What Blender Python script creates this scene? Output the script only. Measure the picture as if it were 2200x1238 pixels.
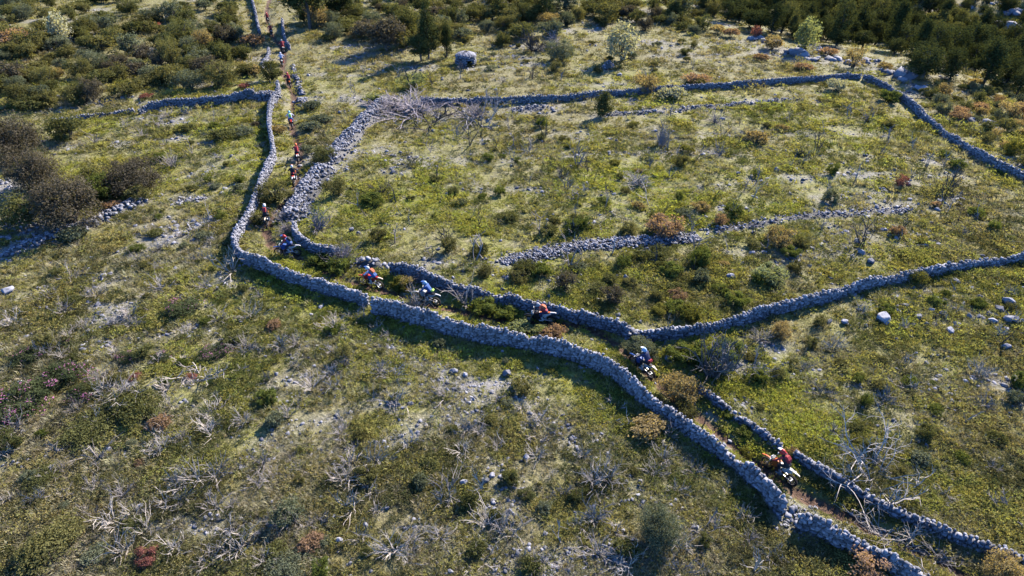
import bpy, bmesh, math, random
import numpy as np
from mathutils import Vector, Matrix

random.seed(7); RNG = np.random.default_rng(7)
for o in list(bpy.data.objects): bpy.data.objects.remove(o)
SC = bpy.context.scene
COL = SC.collection
R = math.radians

# ------------------------------------------------------------------ camera
CAM_H, PITCH, LENS = 25.0, R(34.0), 24.0
cam_data = bpy.data.cameras.new('camera'); cam_data.lens = LENS; cam_data.sensor_width = 36.0
cam_data.clip_start = 0.5; cam_data.clip_end = 5000
cam = bpy.data.objects.new('camera', cam_data); COL.objects.link(cam)
cam.location = (0, 0, CAM_H); cam.rotation_euler = (math.pi / 2 - PITCH, 0, 0)
SC.camera = cam

# ------------------------------------------------------------------ sky, sun, exposure
SUN_AZ, SUN_EL = R(39.0), R(31.0)          # azimuth clockwise from +Y (the way the camera looks)
world = bpy.data.worlds.new('World'); SC.world = world; world.use_nodes = True
nt = world.node_tree; bg = nt.nodes['Background']
sky = nt.nodes.new('ShaderNodeTexSky'); sky.sky_type = 'NISHITA'; sky.sun_disc = False
sky.sun_elevation = SUN_EL; sky.sun_rotation = SUN_AZ
sky.altitude = 200; sky.air_density = 0.7; sky.dust_density = 0.0; sky.ozone_density = 10.0
nt.links.new(sky.outputs[0], bg.inputs[0]); bg.inputs[1].default_value = 0.125
sun_data = bpy.data.lights.new('sun', 'SUN'); sun_data.energy = 5.0; sun_data.angle = R(0.5)
sun_data.color = (1.0, 0.91, 0.80)
sun = bpy.data.objects.new('sun', sun_data); COL.objects.link(sun)
SUN_DIR = Vector((math.cos(SUN_EL) * math.sin(SUN_AZ), math.cos(SUN_EL) * math.cos(SUN_AZ), math.sin(SUN_EL)))
sun.location = (0, 0, 60)
sun.rotation_mode = 'QUATERNION'; sun.rotation_quaternion = (-SUN_DIR).to_track_quat('-Z', 'Y')
SC.view_settings.view_transform = 'Standard'; SC.view_settings.look = 'None'
SC.view_settings.exposure = 1.75; SC.view_settings.gamma = 1.0
SC.render.engine = 'CYCLES'
SC.cycles.use_denoising = True
SC.cycles.max_bounces = 5; SC.cycles.diffuse_bounces = 0; SC.cycles.transmission_bounces = 3
SC.cycles.transparent_max_bounces = 4; SC.cycles.glossy_bounces = 2
SC.cycles.caustics_reflective = False; SC.cycles.caustics_refractive = False
SC.cycles.sample_clamp_indirect = 6

# ------------------------------------------------------------------ pixel rays (photo is 2200 x 1238)
F = 2200 * LENS / 36.0; CX, CY = 1100.0, 619.0
_f = np.array([0, math.cos(PITCH), -math.sin(PITCH)]); _r = np.array([1.0, 0, 0]); _u = np.array([0, math.sin(PITCH), math.cos(PITCH)])
def ray(px, py):
    d = _f + _r * (px - CX) / F - _u * (py - CY) / F
    return d / np.linalg.norm(d)
def flat(px, py):
    d = ray(px, py); t = CAM_H / -d[2]; return np.array([d[0] * t, d[1] * t])
def proj(x, y, z):
    x, y, z = np.asarray(x, float), np.asarray(y, float), np.asarray(z, float) - CAM_H
    w = y * _f[1] + z * _f[2]; w = np.where(w < 1.0, 1.0, w)
    return CX + F * x / w, CY - F * (y * _u[1] + z * _u[2]) / w
def pxm(p):                                      # photo pixels per metre at a world point
    return F / max(1.0, p[1] * _f[1] + (p[2] - CAM_H) * _f[2])

# ------------------------------------------------------------------ noise and polylines
def _hash(i, j, s):
    n = (i * 374761393 + j * 668265263 + s * 1442695041) & 0xFFFFFFFF
    n = ((n ^ (n >> 13)) * 1274126177) & 0xFFFFFFFF
    return ((n ^ (n >> 16)) & 0xFFFF) / 65535.0
def vnoise(x, y, s=0):
    x = np.asarray(x, float); y = np.asarray(y, float)
    i = np.floor(x).astype(np.int64); j = np.floor(y).astype(np.int64); a = x - i; b = y - j
    a = a * a * (3 - 2 * a); b = b * b * (3 - 2 * b)
    return (_hash(i, j, s) * (1 - a) + _hash(i + 1, j, s) * a) * (1 - b) + (_hash(i, j + 1, s) * (1 - a) + _hash(i + 1, j + 1, s) * a) * b
def fbm(x, y, sc, s=0, o=3):
    v = 0; a = 1; t = 0
    for k in range(o):
        v = v + a * vnoise(np.asarray(x) / sc * 2 ** k + 17.3 * k, np.asarray(y) / sc * 2 ** k - 9.1 * k, s + k); t += a; a *= .5
    return v / t
def sstep(a, b, x):
    t = np.clip((x - a) / (b - a), 0, 1); return t * t * (3 - 2 * t)
def catmull(pts, step):
    p = np.array(pts, float)
    p = np.vstack([2 * p[0] - p[1], p, 2 * p[-1] - p[-2]]); out = []
    for k in range(1, len(p) - 2):
        n = max(2, int(np.linalg.norm(p[k + 1] - p[k]) / step))
        for t in np.arange(n) / n:
            a, b, c, d = p[k - 1], p[k], p[k + 1], p[k + 2]
            out.append(.5 * (2 * b + (c - a) * t + (2 * a - 5 * b + 4 * c - d) * t * t + (3 * b - a - 3 * c + d) * t ** 3))
    out.append(p[-2]); return np.array(out)
def pdist(x, y, pl, signed=False):
    x = np.asarray(x, float); y = np.asarray(y, float); best = np.full(x.shape, 1e9); sg = np.ones(x.shape)
    for a, b in zip(pl[:-1], pl[1:]):
        d = b - a; L = max(1e-9, d @ d); t = np.clip(((x - a[0]) * d[0] + (y - a[1]) * d[1]) / L, 0, 1)
        ex = x - a[0] - t * d[0]; ey = y - a[1] - t * d[1]; dd = np.hypot(ex, ey)
        if signed: sg = np.where(dd < best, np.sign(d[0] * ey - d[1] * ex), sg)
        best = np.minimum(best, dd)
    return best * sg if signed else best

# ------------------------------------------------------------------ terrain
TRAIL_PX = [(2140, 1262), (2057, 1216), (1984, 1181), (1900, 1140), (1825, 1101), (1748, 1068), (1700, 1040), (1640, 995), (1560, 935), (1500, 888),
            (1440, 842), (1398, 806), (1360, 768), (1320, 738), (1275, 708), (1235, 697), (1185, 695), (1130, 691), (1080, 685), (1020, 673), (960, 657),
            (895, 643), (850, 630), (812, 618), (770, 607), (720, 590), (680, 571), (640, 549), (605, 540), (582, 522), (573, 500), (575, 470), (592, 447), (618, 425),
            (631, 399), (640, 365), (641, 340), (643, 318), (637, 295), (628, 275), (624, 248), (630, 225), (631, 205), (624, 187), (612, 165), (607, 143),
            (610, 114), (597, 92), (584, 77), (577, 52), (573, 25), (580, -5), (588, -40)]
TRAIL = catmull([flat(*p) for p in TRAIL_PX], 1.6)
RIDGE = np.array([flat(1330, -90) + np.array([-40, 400]), flat(1400, -25), flat(1470, 40), flat(1560, 75), flat(1680, 108), flat(1800, 122), flat(1900, 138), flat(2000, 198),
                  flat(2080, 245), flat(2200, 300), flat(2400, 370), flat(2900, 520), flat(2900, 520) + np.array([300, -150])])
def height(x, y):
    x = np.asarray(x, float); y = np.asarray(y, float)
    h = .55 * (fbm(x, y, 26, 3, 2) - .5) + .25 * (fbm(x, y, 7, 8, 2) - .5)
    far = sstep(140, 420, np.hypot(x, y)); h = h * (1 - far)
    d = pdist(x, y, RIDGE, True)
    h = h - 5.0 * sstep(0, 38, d) + 12 * sstep(42, 95, d) - 7 * sstep(150, 420, d)
    t = pdist(x, y, TRAIL)
    return h - .16 * np.exp(-(t / .42) ** 2) - .12 * np.exp(-(t / 1.6) ** 2)
_hx, _hy, _hd = -220.0, 2.0, .5
_HG = height(*np.meshgrid(np.arange(_hx, 220.01, _hd), np.arange(_hy, 330.01, _hd)))
def hgrid(x, y):                                  # the same ground read from a table, for placing things fast
    x = np.asarray(x, float); y = np.asarray(y, float)
    u = np.clip((x - _hx) / _hd, 0, _HG.shape[1] - 1.001); v = np.clip((y - _hy) / _hd, 0, _HG.shape[0] - 1.001); i = u.astype(int); j = v.astype(int); a = u - i; b = v - j
    return (_HG[j, i] * (1 - a) + _HG[j, i + 1] * a) * (1 - b) + (_HG[j + 1, i] * (1 - a) + _HG[j + 1, i + 1] * a) * b
def P(px, py, dz=0.0):                            # where the photo's ray meets the ground (dz above it)
    d = ray(px, py); t0 = (CAM_H - 3.0) / -d[2]
    t = np.linspace(max(5, t0 - 8), t0 + 110, 900); x, y, z = d[0] * t, d[1] * t, CAM_H + d[2] * t
    g = z - hgrid(x, y) - dz; k = int(np.argmax(g < 0))
    if k == 0: k = 1
    a = g[k - 1] / max(1e-6, g[k - 1] - g[k]); tt = t[k - 1] + a * (t[k] - t[k - 1])
    return np.array([d[0] * tt, d[1] * tt, CAM_H + d[2] * tt])
def hz(x, y): return float(hgrid(np.array([x]), np.array([y]))[0])

# ------------------------------------------------------------------ what grows where (world-space fields)
STONE_STROKES = [  # photo points along a stony strip, half width in m, weight
    ([(825, 750), (900, 785), (960, 815), (1030, 832), (1130, 822)], 1.1, .95), ([(1130, 825), (1040, 865), (960, 905), (850, 950)], .9, .6),
    ([(1110, 870), (1180, 905), (1260, 950)], 1.2, .8), ([(0, 748), (70, 728), (140, 712)], .8, .8), ([(0, 545), (60, 525), (120, 500), (210, 470), (270, 440), (310, 425)], .9, 1.0),
    ([(0, 400), (30, 420), (10, 470)], 1.6, 1.), ([(0, 470), (70, 490)], 2.2, .9), ([(390, 430), (440, 425)], .7, .9), ([(430, 380), (455, 350)], 1.0, .5),
    ([(1290, 247), (1400, 240), (1480, 232), (1600, 222), (1720, 210)], .9, .9), ([(1500, 530), (1600, 545), (1700, 560)], 1.0, .45),
    ([(1090, 558), (1040, 572), (960, 560), (920, 565)], .9, .6), ([(830, 340), (900, 345), (950, 340)], 1.2, .6), ([(1100, 235), (1190, 230)], 1.4, .8),
    ([(1250, 480), (1330, 465)], .9, .7), ([(1250, 300), (1500, 290), (1700, 283), (1900, 290)], .7, .55), ([(1000, 345), (1300, 330), (1550, 325), (1800, 330), (2000, 345)], .7, .6), ([(1500, 405), (1700, 385), (1850, 378), (2050, 385)], .8, .7), ([(950, 400), (1150, 405), (1300, 420)], .7, .5), ([(1560, 450), (1700, 435), (1900, 415)], .6, .6), ([(1000, 300), (1150, 290), (1300, 285)], .7, .45), ([(1750, 450), (1900, 440), (2100, 430)], 1.0, .7), ([(1800, 500), (1900, 490), (2000, 520)], 1.3, .7), ([(0, 650), (120, 615), (300, 590), (480, 600)], .7, .5), ([(150, 730), (330, 655), (480, 610), (560, 620)], .7, .55), ([(380, 905), (560, 842), (700, 800)], .7, .6), ([(560, 960), (760, 885), (900, 862)], .6, .5), ([(700, 985), (900, 935), (1010, 905)], .7, .6), ([(0, 850), (150, 790), (260, 745)], .5, .55), ([(0, 1010), (160, 950), (330, 900)], .6, .55), ([(300, 1075), (480, 1010), (640, 960)], .6, .5), ([(1420, 108), (1560, 100), (1640, 98)], .6, .7), ([(1400, 125), (1500, 118), (1600, 118)], .6, .7),
    ([(1650, 590), (1700, 560), (1790, 530), (1870, 540)], 1.4, .55), ([(520, 880), (580, 845), (700, 850)], .8, .35), ([(200, 970), (300, 990), (340, 1010)], .8, .4),
    ([(1050, 1010), (1090, 1060), (1040, 1120), (1030, 1170)], .9, .5), ([(980, 1200), (1100, 1215)], 1.2, .5), ([(1210, 1225), (1290, 1210), (1330, 1190)], 1.0, .85),
    ([(1380, 1060), (1420, 1090), (1470, 1130)], .8, .6), ([(1440, 960), (1470, 990)], .5, .6), ([(760, 130), (800, 120)], 1.8, .9), ([(960, 330), (1060, 335)], .8, .3),
    ([(70, 70), (130, 95), (180, 65)], 2.2, .9), ([(200, 40), (215, 20)], 1.5, .8), ([(1110, 100), (1160, 105)], 1.5, .7), ([(1450, 100), (1560, 90), (1640, 88)], 1.5, .6),
    ([(1420, 130), (1560, 120)], 1.0, .4), ([(1650, 105), (1750, 125), (1860, 135)], 3.0, 1.0), ([(1880, 145), (1960, 180), (1990, 200)], 2.0, .9), ([(2040, 250), (2120, 275)], 1.5, .7),
    ([(660, 620), (700, 660)], .8, .3), ([(700, 690), (740, 730), (800, 745)], .8, .55), ([(1880, 640), (2000, 660), (2180, 680)], 2.6, .42), ([(1750, 800), (1900, 830), (2050, 850)], 2.4, .40),
    ([(690, 345), (715, 360), (735, 365)], 1.2, .8), ([(1120, 590), (1180, 600), (1250, 620)], 1.0, .4), ([(250, 540), (330, 560), (450, 600)], 1.2, .3), ([(1690, 1088), (1722, 1108)], .5, 1.)]
STONE_STROKES = [(np.array([flat(*p) for p in pl]), w, k) for pl, w, k in STONE_STROKES]
LUSH = [(650, 500, 130, 110, .5), (900, 640, 260, 60, .75), (1400, 800, 160, 90, .6), (1620, 930, 160, 90, .6), (1050, 780, 220, 60, .5), (1500, 430, 420, 70, .35), (1250, 580, 300, 60, .35),
        (1800, 690, 300, 60, .3), (1750, 830, 200, 90, .35), (560, 330, 160, 90, .3), (950, 470, 240, 80, .25), (600, 640, 140, 60, .3), (880, 900, 160, 60, .25), (1080, 720, 250, 50, .6), (640, 230, 90, 60, .3)]
DRY = [(100, 1150, 330, 260, .8), (60, 800, 260, 200, .5), (2150, 900, 260, 200, .6), (1350, 1190, 420, 110, .55), (150, 100, 420, 160, .5), (1800, 60, 600, 90, .4), (2100, 420, 260, 160, .35), (500, 1100, 300, 160, .3), (1950, 1180, 300, 90, .5), (300, 560, 260, 70, .25), (950, 90, 520, 90, .7), (1700, 120, 400, 60, .4)]
def ell(px, py, L):
    v = 0
    for a, b, c, d, k in L: v = v + k * np.exp(-(((px - a) / c) ** 2 + ((py - b) / d) ** 2))
    return v
def fields(x, y, z=0.0):
    px, py = proj(x, y, np.zeros_like(np.asarray(x, float)))
    st = 0
    wob = fbm(x, y, 3.0, 31, 2) - .5
    for pl, w, k in STONE_STROKES:
        st = np.maximum(st, k * np.exp(-((pdist(x, y, pl) + wob * 1.2) / w) ** 2 * .9))
    br = fbm(x, y, 1.7, 41, 3); band = fbm(np.asarray(x) * .35, np.asarray(y) * 1.3, 4.0, 47, 3)
    st = np.clip(st * (0.35 + 1.3 * br), 0, 1)
    st = np.maximum(st, .8 * sstep(.57, .70, band) * sstep(.35, .6, br))
    tr = pdist(x, y, TRAIL)
    lush = np.clip(.36 + ell(px, py, LUSH) + 1.5 * (fbm(x, y, 9, 51, 3) - .5), 0, 1)
    dry = np.clip(ell(px, py, DRY) + 1.3 * (fbm(x, y, 6, 61, 3) - .52), 0, 1)
    return dict(stone=st, trail=tr, lush=lush * (1 - .45 * dry), dry=dry)

# ------------------------------------------------------------------ node helpers
def mat(name, rough=.85):
    m = bpy.data.materials.new(name); m.use_nodes = True; n = m.node_tree
    b = n.nodes['Principled BSDF']; b.inputs['Roughness'].default_value = rough
    b.inputs['Specular IOR Level'].default_value = .25
    return m, n, b
def N(n, t, **k):
    d = n.nodes.new(t)
    for a, v in k.items():
        if a in ('op',): d.operation = v
        elif a == 'at': d.attribute_name = v
        elif a == 'atype': d.attribute_type = v
        else: d.inputs[a.replace('_', ' ')].default_value = v
    return d
def ramp(n, stops, fac=None):
    r = n.nodes.new('ShaderNodeValToRGB'); e = r.color_ramp.elements
    while len(e) < len(stops): e.new(.5)
    for q, (p, c) in zip(e, stops): q.position = p; q.color = (*c, 1) if len(c) == 3 else c
    if fac is not None: n.links.new(fac, r.inputs[0])
    return r
def mix(n, fac, a, b, mode='MIX'):
    m = n.nodes.new('ShaderNodeMix'); m.data_type = 'RGBA'; m.blend_type = mode
    for s, v in ((0, fac), (6, a), (7, b)):
        if isinstance(v, (int, float)): m.inputs[s].default_value = v
        elif isinstance(v, tuple): m.inputs[s].default_value = (*v, 1)
        else: n.links.new(v, m.inputs[s])
    return m.outputs[2]
def math_(n, op, a, b=None):
    m = n.nodes.new('ShaderNodeMath'); m.operation = op
    for s, v in ((0, a), (1, b)):
        if v is None: continue
        if isinstance(v, (int, float)): m.inputs[s].default_value = v
        else: n.links.new(v, m.inputs[s])
    return m.outputs[0]

def leaf_mat(name, dark, light, trans=.35, hue=None):
    m, n, b = mat(name)
    n.nodes.remove(b); out = n.nodes['Material Output']
    oi = n.nodes.new('ShaderNodeObjectInfo'); at = N(n, 'ShaderNodeAttribute', at='tint')
    f = math_(n, 'ADD', math_(n, 'MULTIPLY', oi.outputs['Random'], .45), math_(n, 'MULTIPLY', at.outputs['Fac'], .55))
    c = mix(n, f, dark, light)
    if hue: c = mix(n, math_(n, 'GREATER_THAN', at.outputs['Fac'], hue[0]), c, hue[1])
    d = n.nodes.new('ShaderNodeBsdfDiffuse'); t = n.nodes.new('ShaderNodeBsdfTranslucent')
    n.links.new(c, d.inputs[0]); tc = mix(n, 1.0, c, (1.25, 1.15, .55), 'MULTIPLY'); n.links.new(tc, t.inputs[0])
    s = n.nodes.new('ShaderNodeMixShader'); s.inputs[0].default_value = trans
    n.links.new(d.outputs[0], s.inputs[1]); n.links.new(t.outputs[0], s.inputs[2]); n.links.new(s.outputs[0], out.inputs[0])
    return m
def plain(name, c, rough=.5, var=.0, metal=0.0):
    m, n, b = mat(name, rough); b.inputs['Metallic'].default_value = metal
    no = N(n, 'ShaderNodeTexNoise', Scale=9.0, Detail=4.0)
    tc = n.nodes.new('ShaderNodeTexCoord'); n.links.new(tc.outputs['Object'], no.inputs['Vector'])
    dirt = tuple(.55 * v + .45 * d for v, d in zip(c, (.12, .085, .06)))
    n.links.new(mix(n, ramp(n, [(.52, (0, 0, 0)), (.72, (.8, .8, .8))], no.outputs['Fac']).outputs[0], c, dirt), b.inputs['Base Color'])
    return m
def stone_mat(name, pale, mid, dark):
    m, n, b = mat(name, .9)
    oi = n.nodes.new('ShaderNodeObjectInfo'); at = N(n, 'ShaderNodeAttribute', at='tint'); g = n.nodes.new('ShaderNodeNewGeometry')
    f = math_(n, 'FRACT', math_(n, 'ADD', oi.outputs['Random'], at.outputs['Fac']))
    no = N(n, 'ShaderNodeTexNoise', Scale=7.0, Detail=6.0, Roughness=.7); n.links.new(g.outputs['Position'], no.inputs['Vector'])
    n2 = N(n, 'ShaderNodeTexNoise', Scale=26.0, Detail=3.0); n.links.new(g.outputs['Position'], n2.inputs['Vector'])
    base = ramp(n, [(0, dark), (.22, mid), (.55, pale), (.8, mid), (1, dark)], f).outputs[0]
    c = mix(n, ramp(n, [(.50, (0, 0, 0)), (.68, (.75, .75, .75))], no.outputs['Fac']).outputs[0], base, dark)
    c = mix(n, ramp(n, [(.60, (0, 0, 0)), (.72, (.5, .5, .5))], n2.outputs['Fac']).outputs[0], c, (.20, .19, .185))
    n.links.new(c, b.inputs['Base Color'])
    bp = N(n, 'ShaderNodeBump', Strength=.5, Distance=.03); n.links.new(no.outputs['Fac'], bp.inputs['Height']); n.links.new(bp.outputs[0], b.inputs['Normal'])
    return m
M = {}
M['stone'] = stone_mat('limestone', (.285, .285, .32), (.18, .182, .208), (.075, .077, .088))
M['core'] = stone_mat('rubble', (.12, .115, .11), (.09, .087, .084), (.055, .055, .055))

# ------------------------------------------------------------------ mesh collector
class MB:
    def __init__(s): s.v = []; s.f = []; s.m = []; s.t = []; s.nv = 0
    def add(s, v, f, mi=0, tint=0.0):
        v = np.asarray(v, float).reshape(-1, 3); s.v.append(v)
        for q in f: s.f.append([i + s.nv for i in q]); s.m.append(mi)
        s.t.append(np.full(len(v), tint) if np.isscalar(tint) else np.asarray(tint)); s.nv += len(v)
    def quads(s, v, mi=0, tint=None):                      # v: n x 4 x 3
        n = len(v); s.v.append(np.asarray(v).reshape(-1, 3)); idx = np.arange(n * 4).reshape(n, 4) + s.nv
        s.f.extend(idx.tolist()); s.m.extend([mi] * n); s.t.append(np.repeat(tint if tint is not None else np.zeros(n), 4)); s.nv += n * 4
    def tris(s, v, mi=0, tint=None):
        n = len(v); s.v.append(np.asarray(v).reshape(-1, 3)); idx = np.arange(n * 3).reshape(n, 3) + s.nv
        s.f.extend(idx.tolist()); s.m.extend([mi] * n); s.t.append(np.repeat(tint if tint is not None else np.zeros(n), 3)); s.nv += n * 3
    def tube(s, pts, rad, sides=3, mi=0, tint=0.0, caps=True):
        pts = np.asarray(pts, float); k = len(pts); rad = np.full(k, rad) if np.isscalar(rad) else np.asarray(rad)
        ring = []; ref = np.array([.31, .77, .55])
        for i in range(k):
            d = pts[min(i + 1, k - 1)] - pts[max(i - 1, 0)]; d = d / (np.linalg.norm(d) + 1e-9)
            a = np.cross(d, ref); a /= (np.linalg.norm(a) + 1e-9); b = np.cross(d, a)
            th = np.arange(sides) * 2 * math.pi / sides
            ring.append(pts[i] + rad[i] * (np.cos(th)[:, None] * a + np.sin(th)[:, None] * b))
        f = [[i * sides + j, i * sides + (j + 1) % sides, (i + 1) * sides + (j + 1) % sides, (i + 1) * sides + j] for i in range(k - 1) for j in range(sides)]
        if caps: f += [list(range(sides))[::-1], [(k - 1) * sides + j for j in range(sides)]]
        s.add(np.vstack(ring), f, mi, tint)
    def box(s, c, h, mi=0, rot=None, taper=1.0):
        v = np.array([[x * h[0] * (taper if z > 0 else 1), y * h[1] * (taper if z > 0 else 1), z * h[2]] for x in (-1, 1) for y in (-1, 1) for z in (-1, 1)])
        if rot is not None: v = v @ np.array(rot).T
        s.add(v + np.asarray(c), [(0, 1, 3, 2), (4, 6, 7, 5), (0, 4, 5, 1), (2, 3, 7, 6), (0, 2, 6, 4), (1, 5, 7, 3)], mi)
    def prism(s, outline, y0, y1, mi=0):                   # outline in x,z ; extruded in y
        n = len(outline); v = [(x, y0, z) for x, z in outline] + [(x, y1, z) for x, z in outline]
        f = [list(range(n)), list(range(2 * n - 1, n - 1, -1))] + [[(i + 1) % n, i, n + i, n + (i + 1) % n] for i in range(n)]
        s.add(v, f, mi)
    def loft(s, sections, mi=0):                           # sections of equal length, closed rings
        k = len(sections[0]); v = np.vstack([np.asarray(q, float) for q in sections])
        f = [[i * k + j, i * k + (j + 1) % k, (i + 1) * k + (j + 1) % k, (i + 1) * k + j] for i in range(len(sections) - 1) for j in range(k)]
        f += [list(range(k))[::-1], [(len(sections) - 1) * k + j for j in range(k)]]; s.add(v, f, mi)
    def mesh(s, name, mats, smooth=False, attr=True):
        me = bpy.data.meshes.new(name); v = np.vstack(s.v); me.from_pydata(v.tolist(), [], s.f)
        for m in mats: me.materials.append(m)
        if len(mats) > 1: me.polygons.foreach_set('material_index', s.m)
        if attr:
            a = me.attributes.new('tint', 'FLOAT', 'POINT'); a.data.foreach_set('value', np.concatenate(s.t).astype(np.float32))
        if smooth: me.polygons.foreach_set('use_smooth', [True] * len(me.polygons))
        me.update(); return me
def raw_mesh(name, v, tris, mats, tint=None):
    me = bpy.data.meshes.new(name); v = np.asarray(v, np.float32); t = np.asarray(tris, np.int32); k = t.shape[1]
    me.vertices.add(len(v)); me.vertices.foreach_set('co', v.ravel())
    me.loops.add(t.size); me.loops.foreach_set('vertex_index', t.ravel())
    me.polygons.add(len(t)); me.polygons.foreach_set('loop_start', np.arange(0, t.size, k, dtype=np.int32))
    for m in mats: me.materials.append(m)
    if tint is not None:
        a = me.attributes.new('tint', 'FLOAT', 'POINT'); a.data.foreach_set('value', np.asarray(tint, np.float32))
    me.update(calc_edges=True); me.validate(); return me
def link(name, data, parent=None, loc=None, kind=None):
    o = bpy.data.objects.new(name, data); COL.objects.link(o)
    if parent is not None: o.parent = parent
    if loc is not None: o.location = loc
    if kind: o['kind'] = kind
    return o
def tag(o, label, cat, group=None):
    o['label'] = label; o['category'] = cat
    if group: o['group'] = group
    return o
def empty(name, loc, rz=0.0):
    o = bpy.data.objects.new(name, None); COL.objects.link(o); o.location = loc; o.rotation_euler = (0, 0, rz); o.empty_display_size = .2; return o

# ------------------------------------------------------------------ ground sheet
def axis(core0, core1, d0, d1, far):
    a = [core0]
    while a[-1] < core1: a.append(a[-1] + d0 + (d1 - d0) * (a[-1] - core0) / (core1 - core0))
    return a
ys = axis(14, 150, .24, .75, 0); q = ys[-1]; st_ = .9
while q < 2600: q += st_; st_ *= 1.22; ys.append(q)
q = ys[0]; st_ = .4; lo = []
while q > -900: q -= st_; st_ *= 1.35; lo.append(q)
ys = np.array(lo[::-1] + ys)
xs = list(np.arange(-36, 36.01, .26)); q = 36.; st_ = .27
while q < 2400: q += st_; st_ *= 1.012 if q < 110 else 1.22; xs.append(q); xs.insert(0, -q)
xs = np.array(xs)
GX, GY = np.meshgrid(xs, ys); gx, gy = GX.ravel(), GY.ravel()
gz = height(gx, gy)
near = (np.abs(gx) < 160) & (gy > 0) & (gy < 260)
fl = {k: np.zeros(len(gx)) for k in ('stone', 'trail', 'lush', 'dry')}; fl['trail'][:] = 99; fl['lush'][:] = .3; fl['dry'][:] = .3
sub = fields(gx[near], gy[near])
for k in fl: fl[k][near] = sub[k]
gz = gz + np.where(near, .16 * (fbm(gx, gy, 1.1, 71, 3) - .5) * (1 - np.exp(-(fl['trail'] / .5) ** 2)), 0)
nx, ny = len(xs), len(ys); i0 = (np.arange(ny - 1)[:, None] * nx + np.arange(nx - 1)[None, :]).ravel()
quads = np.stack([i0, i0 + 1, i0 + nx + 1, i0 + nx], 1)
def ground_mat():
    m, n, b = mat('rough_pasture', .95)
    A = lambda k: N(n, 'ShaderNodeAttribute', at=k).outputs['Fac']
    g = n.nodes.new('ShaderNodeNewGeometry'); pos = g.outputs['Position']
    def noise(s, d=5.0, r=.6):
        q = N(n, 'ShaderNodeTexNoise', Scale=s, Detail=d, Roughness=r); n.links.new(pos, q.inputs['Vector']); return q.outputs['Fac']
    n1, n2, n3 = noise(.9), noise(4.5), noise(19., 3.)
    green = ramp(n, [(.30, (.060, .066, .016)), (.5, (.168, .172, .036)), (.72, (.272, .266, .075))], n2).outputs[0]
    olive = ramp(n, [(.30, (.062, .058, .028)), (.52, (.160, .143, .058)), (.72, (.265, .236, .115))], n2).outputs[0]
    straw = ramp(n, [(.32, (.105, .095, .058)), (.52, (.215, .190, .110)), (.70, (.30, .272, .180))], n2).outputs[0]
    c = mix(n, A('lush'), olive, green)
    c = mix(n, math_(n, 'MULTIPLY', ramp(n, [(.47, (0, 0, 0)), (.60, (.70, .70, .70))], n1).outputs[0], math_(n, 'SUBTRACT', 1.0, math_(n, 'MULTIPLY', A('dry'), .55))), c, straw)
    c = mix(n, math_(n, 'MULTIPLY', A('dry'), .35), c, olive)
    peb = ramp(n, [(.40, (.10, .095, .09)), (.53, (.23, .22, .215)), (.68, (.34, .33, .33))], n3).outputs[0]
    sf = math_(n, 'MULTIPLY', A('stone'), ramp(n, [(.34, (.15, .15, .15)), (.56, (1, 1, 1))], n2).outputs[0])
    c = mix(n, sf, c, peb)
    soil = ramp(n, [(.35, (.045, .027, .018)), (.6, (.115, .068, .045)), (.8, (.21, .145, .105))], n2).outputs[0]
    tw = math_(n, 'ADD', A('trail'), math_(n, 'MULTIPLY', math_(n, 'SUBTRACT', n1, .5), 1.1))
    c = mix(n, ramp(n, [(.20, (1, 1, 1)), (.46, (0, 0, 0))], tw).outputs[0], c, soil)
    n.links.new(c, b.inputs['Base Color'])
    h = math_(n, 'ADD', n2, math_(n, 'MULTIPLY', n3, .4))
    bp = N(n, 'ShaderNodeBump', Strength=.9, Distance=.14); n.links.new(h, bp.inputs['Height']); n.links.new(bp.outputs[0], b.inputs['Normal'])
    return m
me = raw_mesh('ground', np.stack([gx, gy, gz], 1), quads, [ground_mat()])
for k in fl:
    a = me.attributes.new(k, 'FLOAT', 'POINT'); a.data.foreach_set('value', fl[k].astype(np.float32))
me.polygons.foreach_set('use_smooth', [True] * len(me.polygons))
link('ground', me, kind='structure')
# ------------------------------------------------------------------ stones
def make_stone(seed, flatn=1.0):
    rg = np.random.default_rng(seed); bm = bmesh.new()
    for x in (-1, 1):
        for y in (-1, 1):
            for z in (-1, 1):
                p = np.array([x, y, z]) * rg.uniform(.5, 1.0, 3); bm.verts.new(p)
    for ax in range(3):
        for s in (-1, 1):
            p = rg.uniform(-.35, .35, 3); p[ax] = s * rg.uniform(.92, 1.12); bm.verts.new(p)
    bmesh.ops.convex_hull(bm, input=bm.verts)
    for v in [v for v in bm.verts if not v.link_faces]: bm.verts.remove(v)
    bmesh.ops.triangulate(bm, faces=bm.faces); bm.verts.index_update()
    v = np.array([q.co[:] for q in bm.verts]) * .5; f = np.array([[l.index for l in q.verts] for q in bm.faces]); bm.free()
    return v, f
STONES = [make_stone(100 + k) for k in range(14)]
STONE_ME = [raw_mesh('stone', v, f, [M['stone']]) for v, f in STONES]
def rot3(rx, ry, rz): return np.array(Matrix.Rotation(rz, 3, 'Z') @ Matrix.Rotation(ry, 3, 'Y') @ Matrix.Rotation(rx, 3, 'X'))
def joined(name, lst, mats):
    vs, fs, ts, o = [], [], [], 0
    for p, rt, sc, k, fa in lst:
        v, f = STONES[k]; vs.append((v * sc) @ rt.T + p); fs.append(f + o); ts.append(np.full(len(v), random.random())); o += len(v)
    return raw_mesh(name, np.vstack(vs), np.vstack(fs), mats, np.concatenate(ts))
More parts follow.
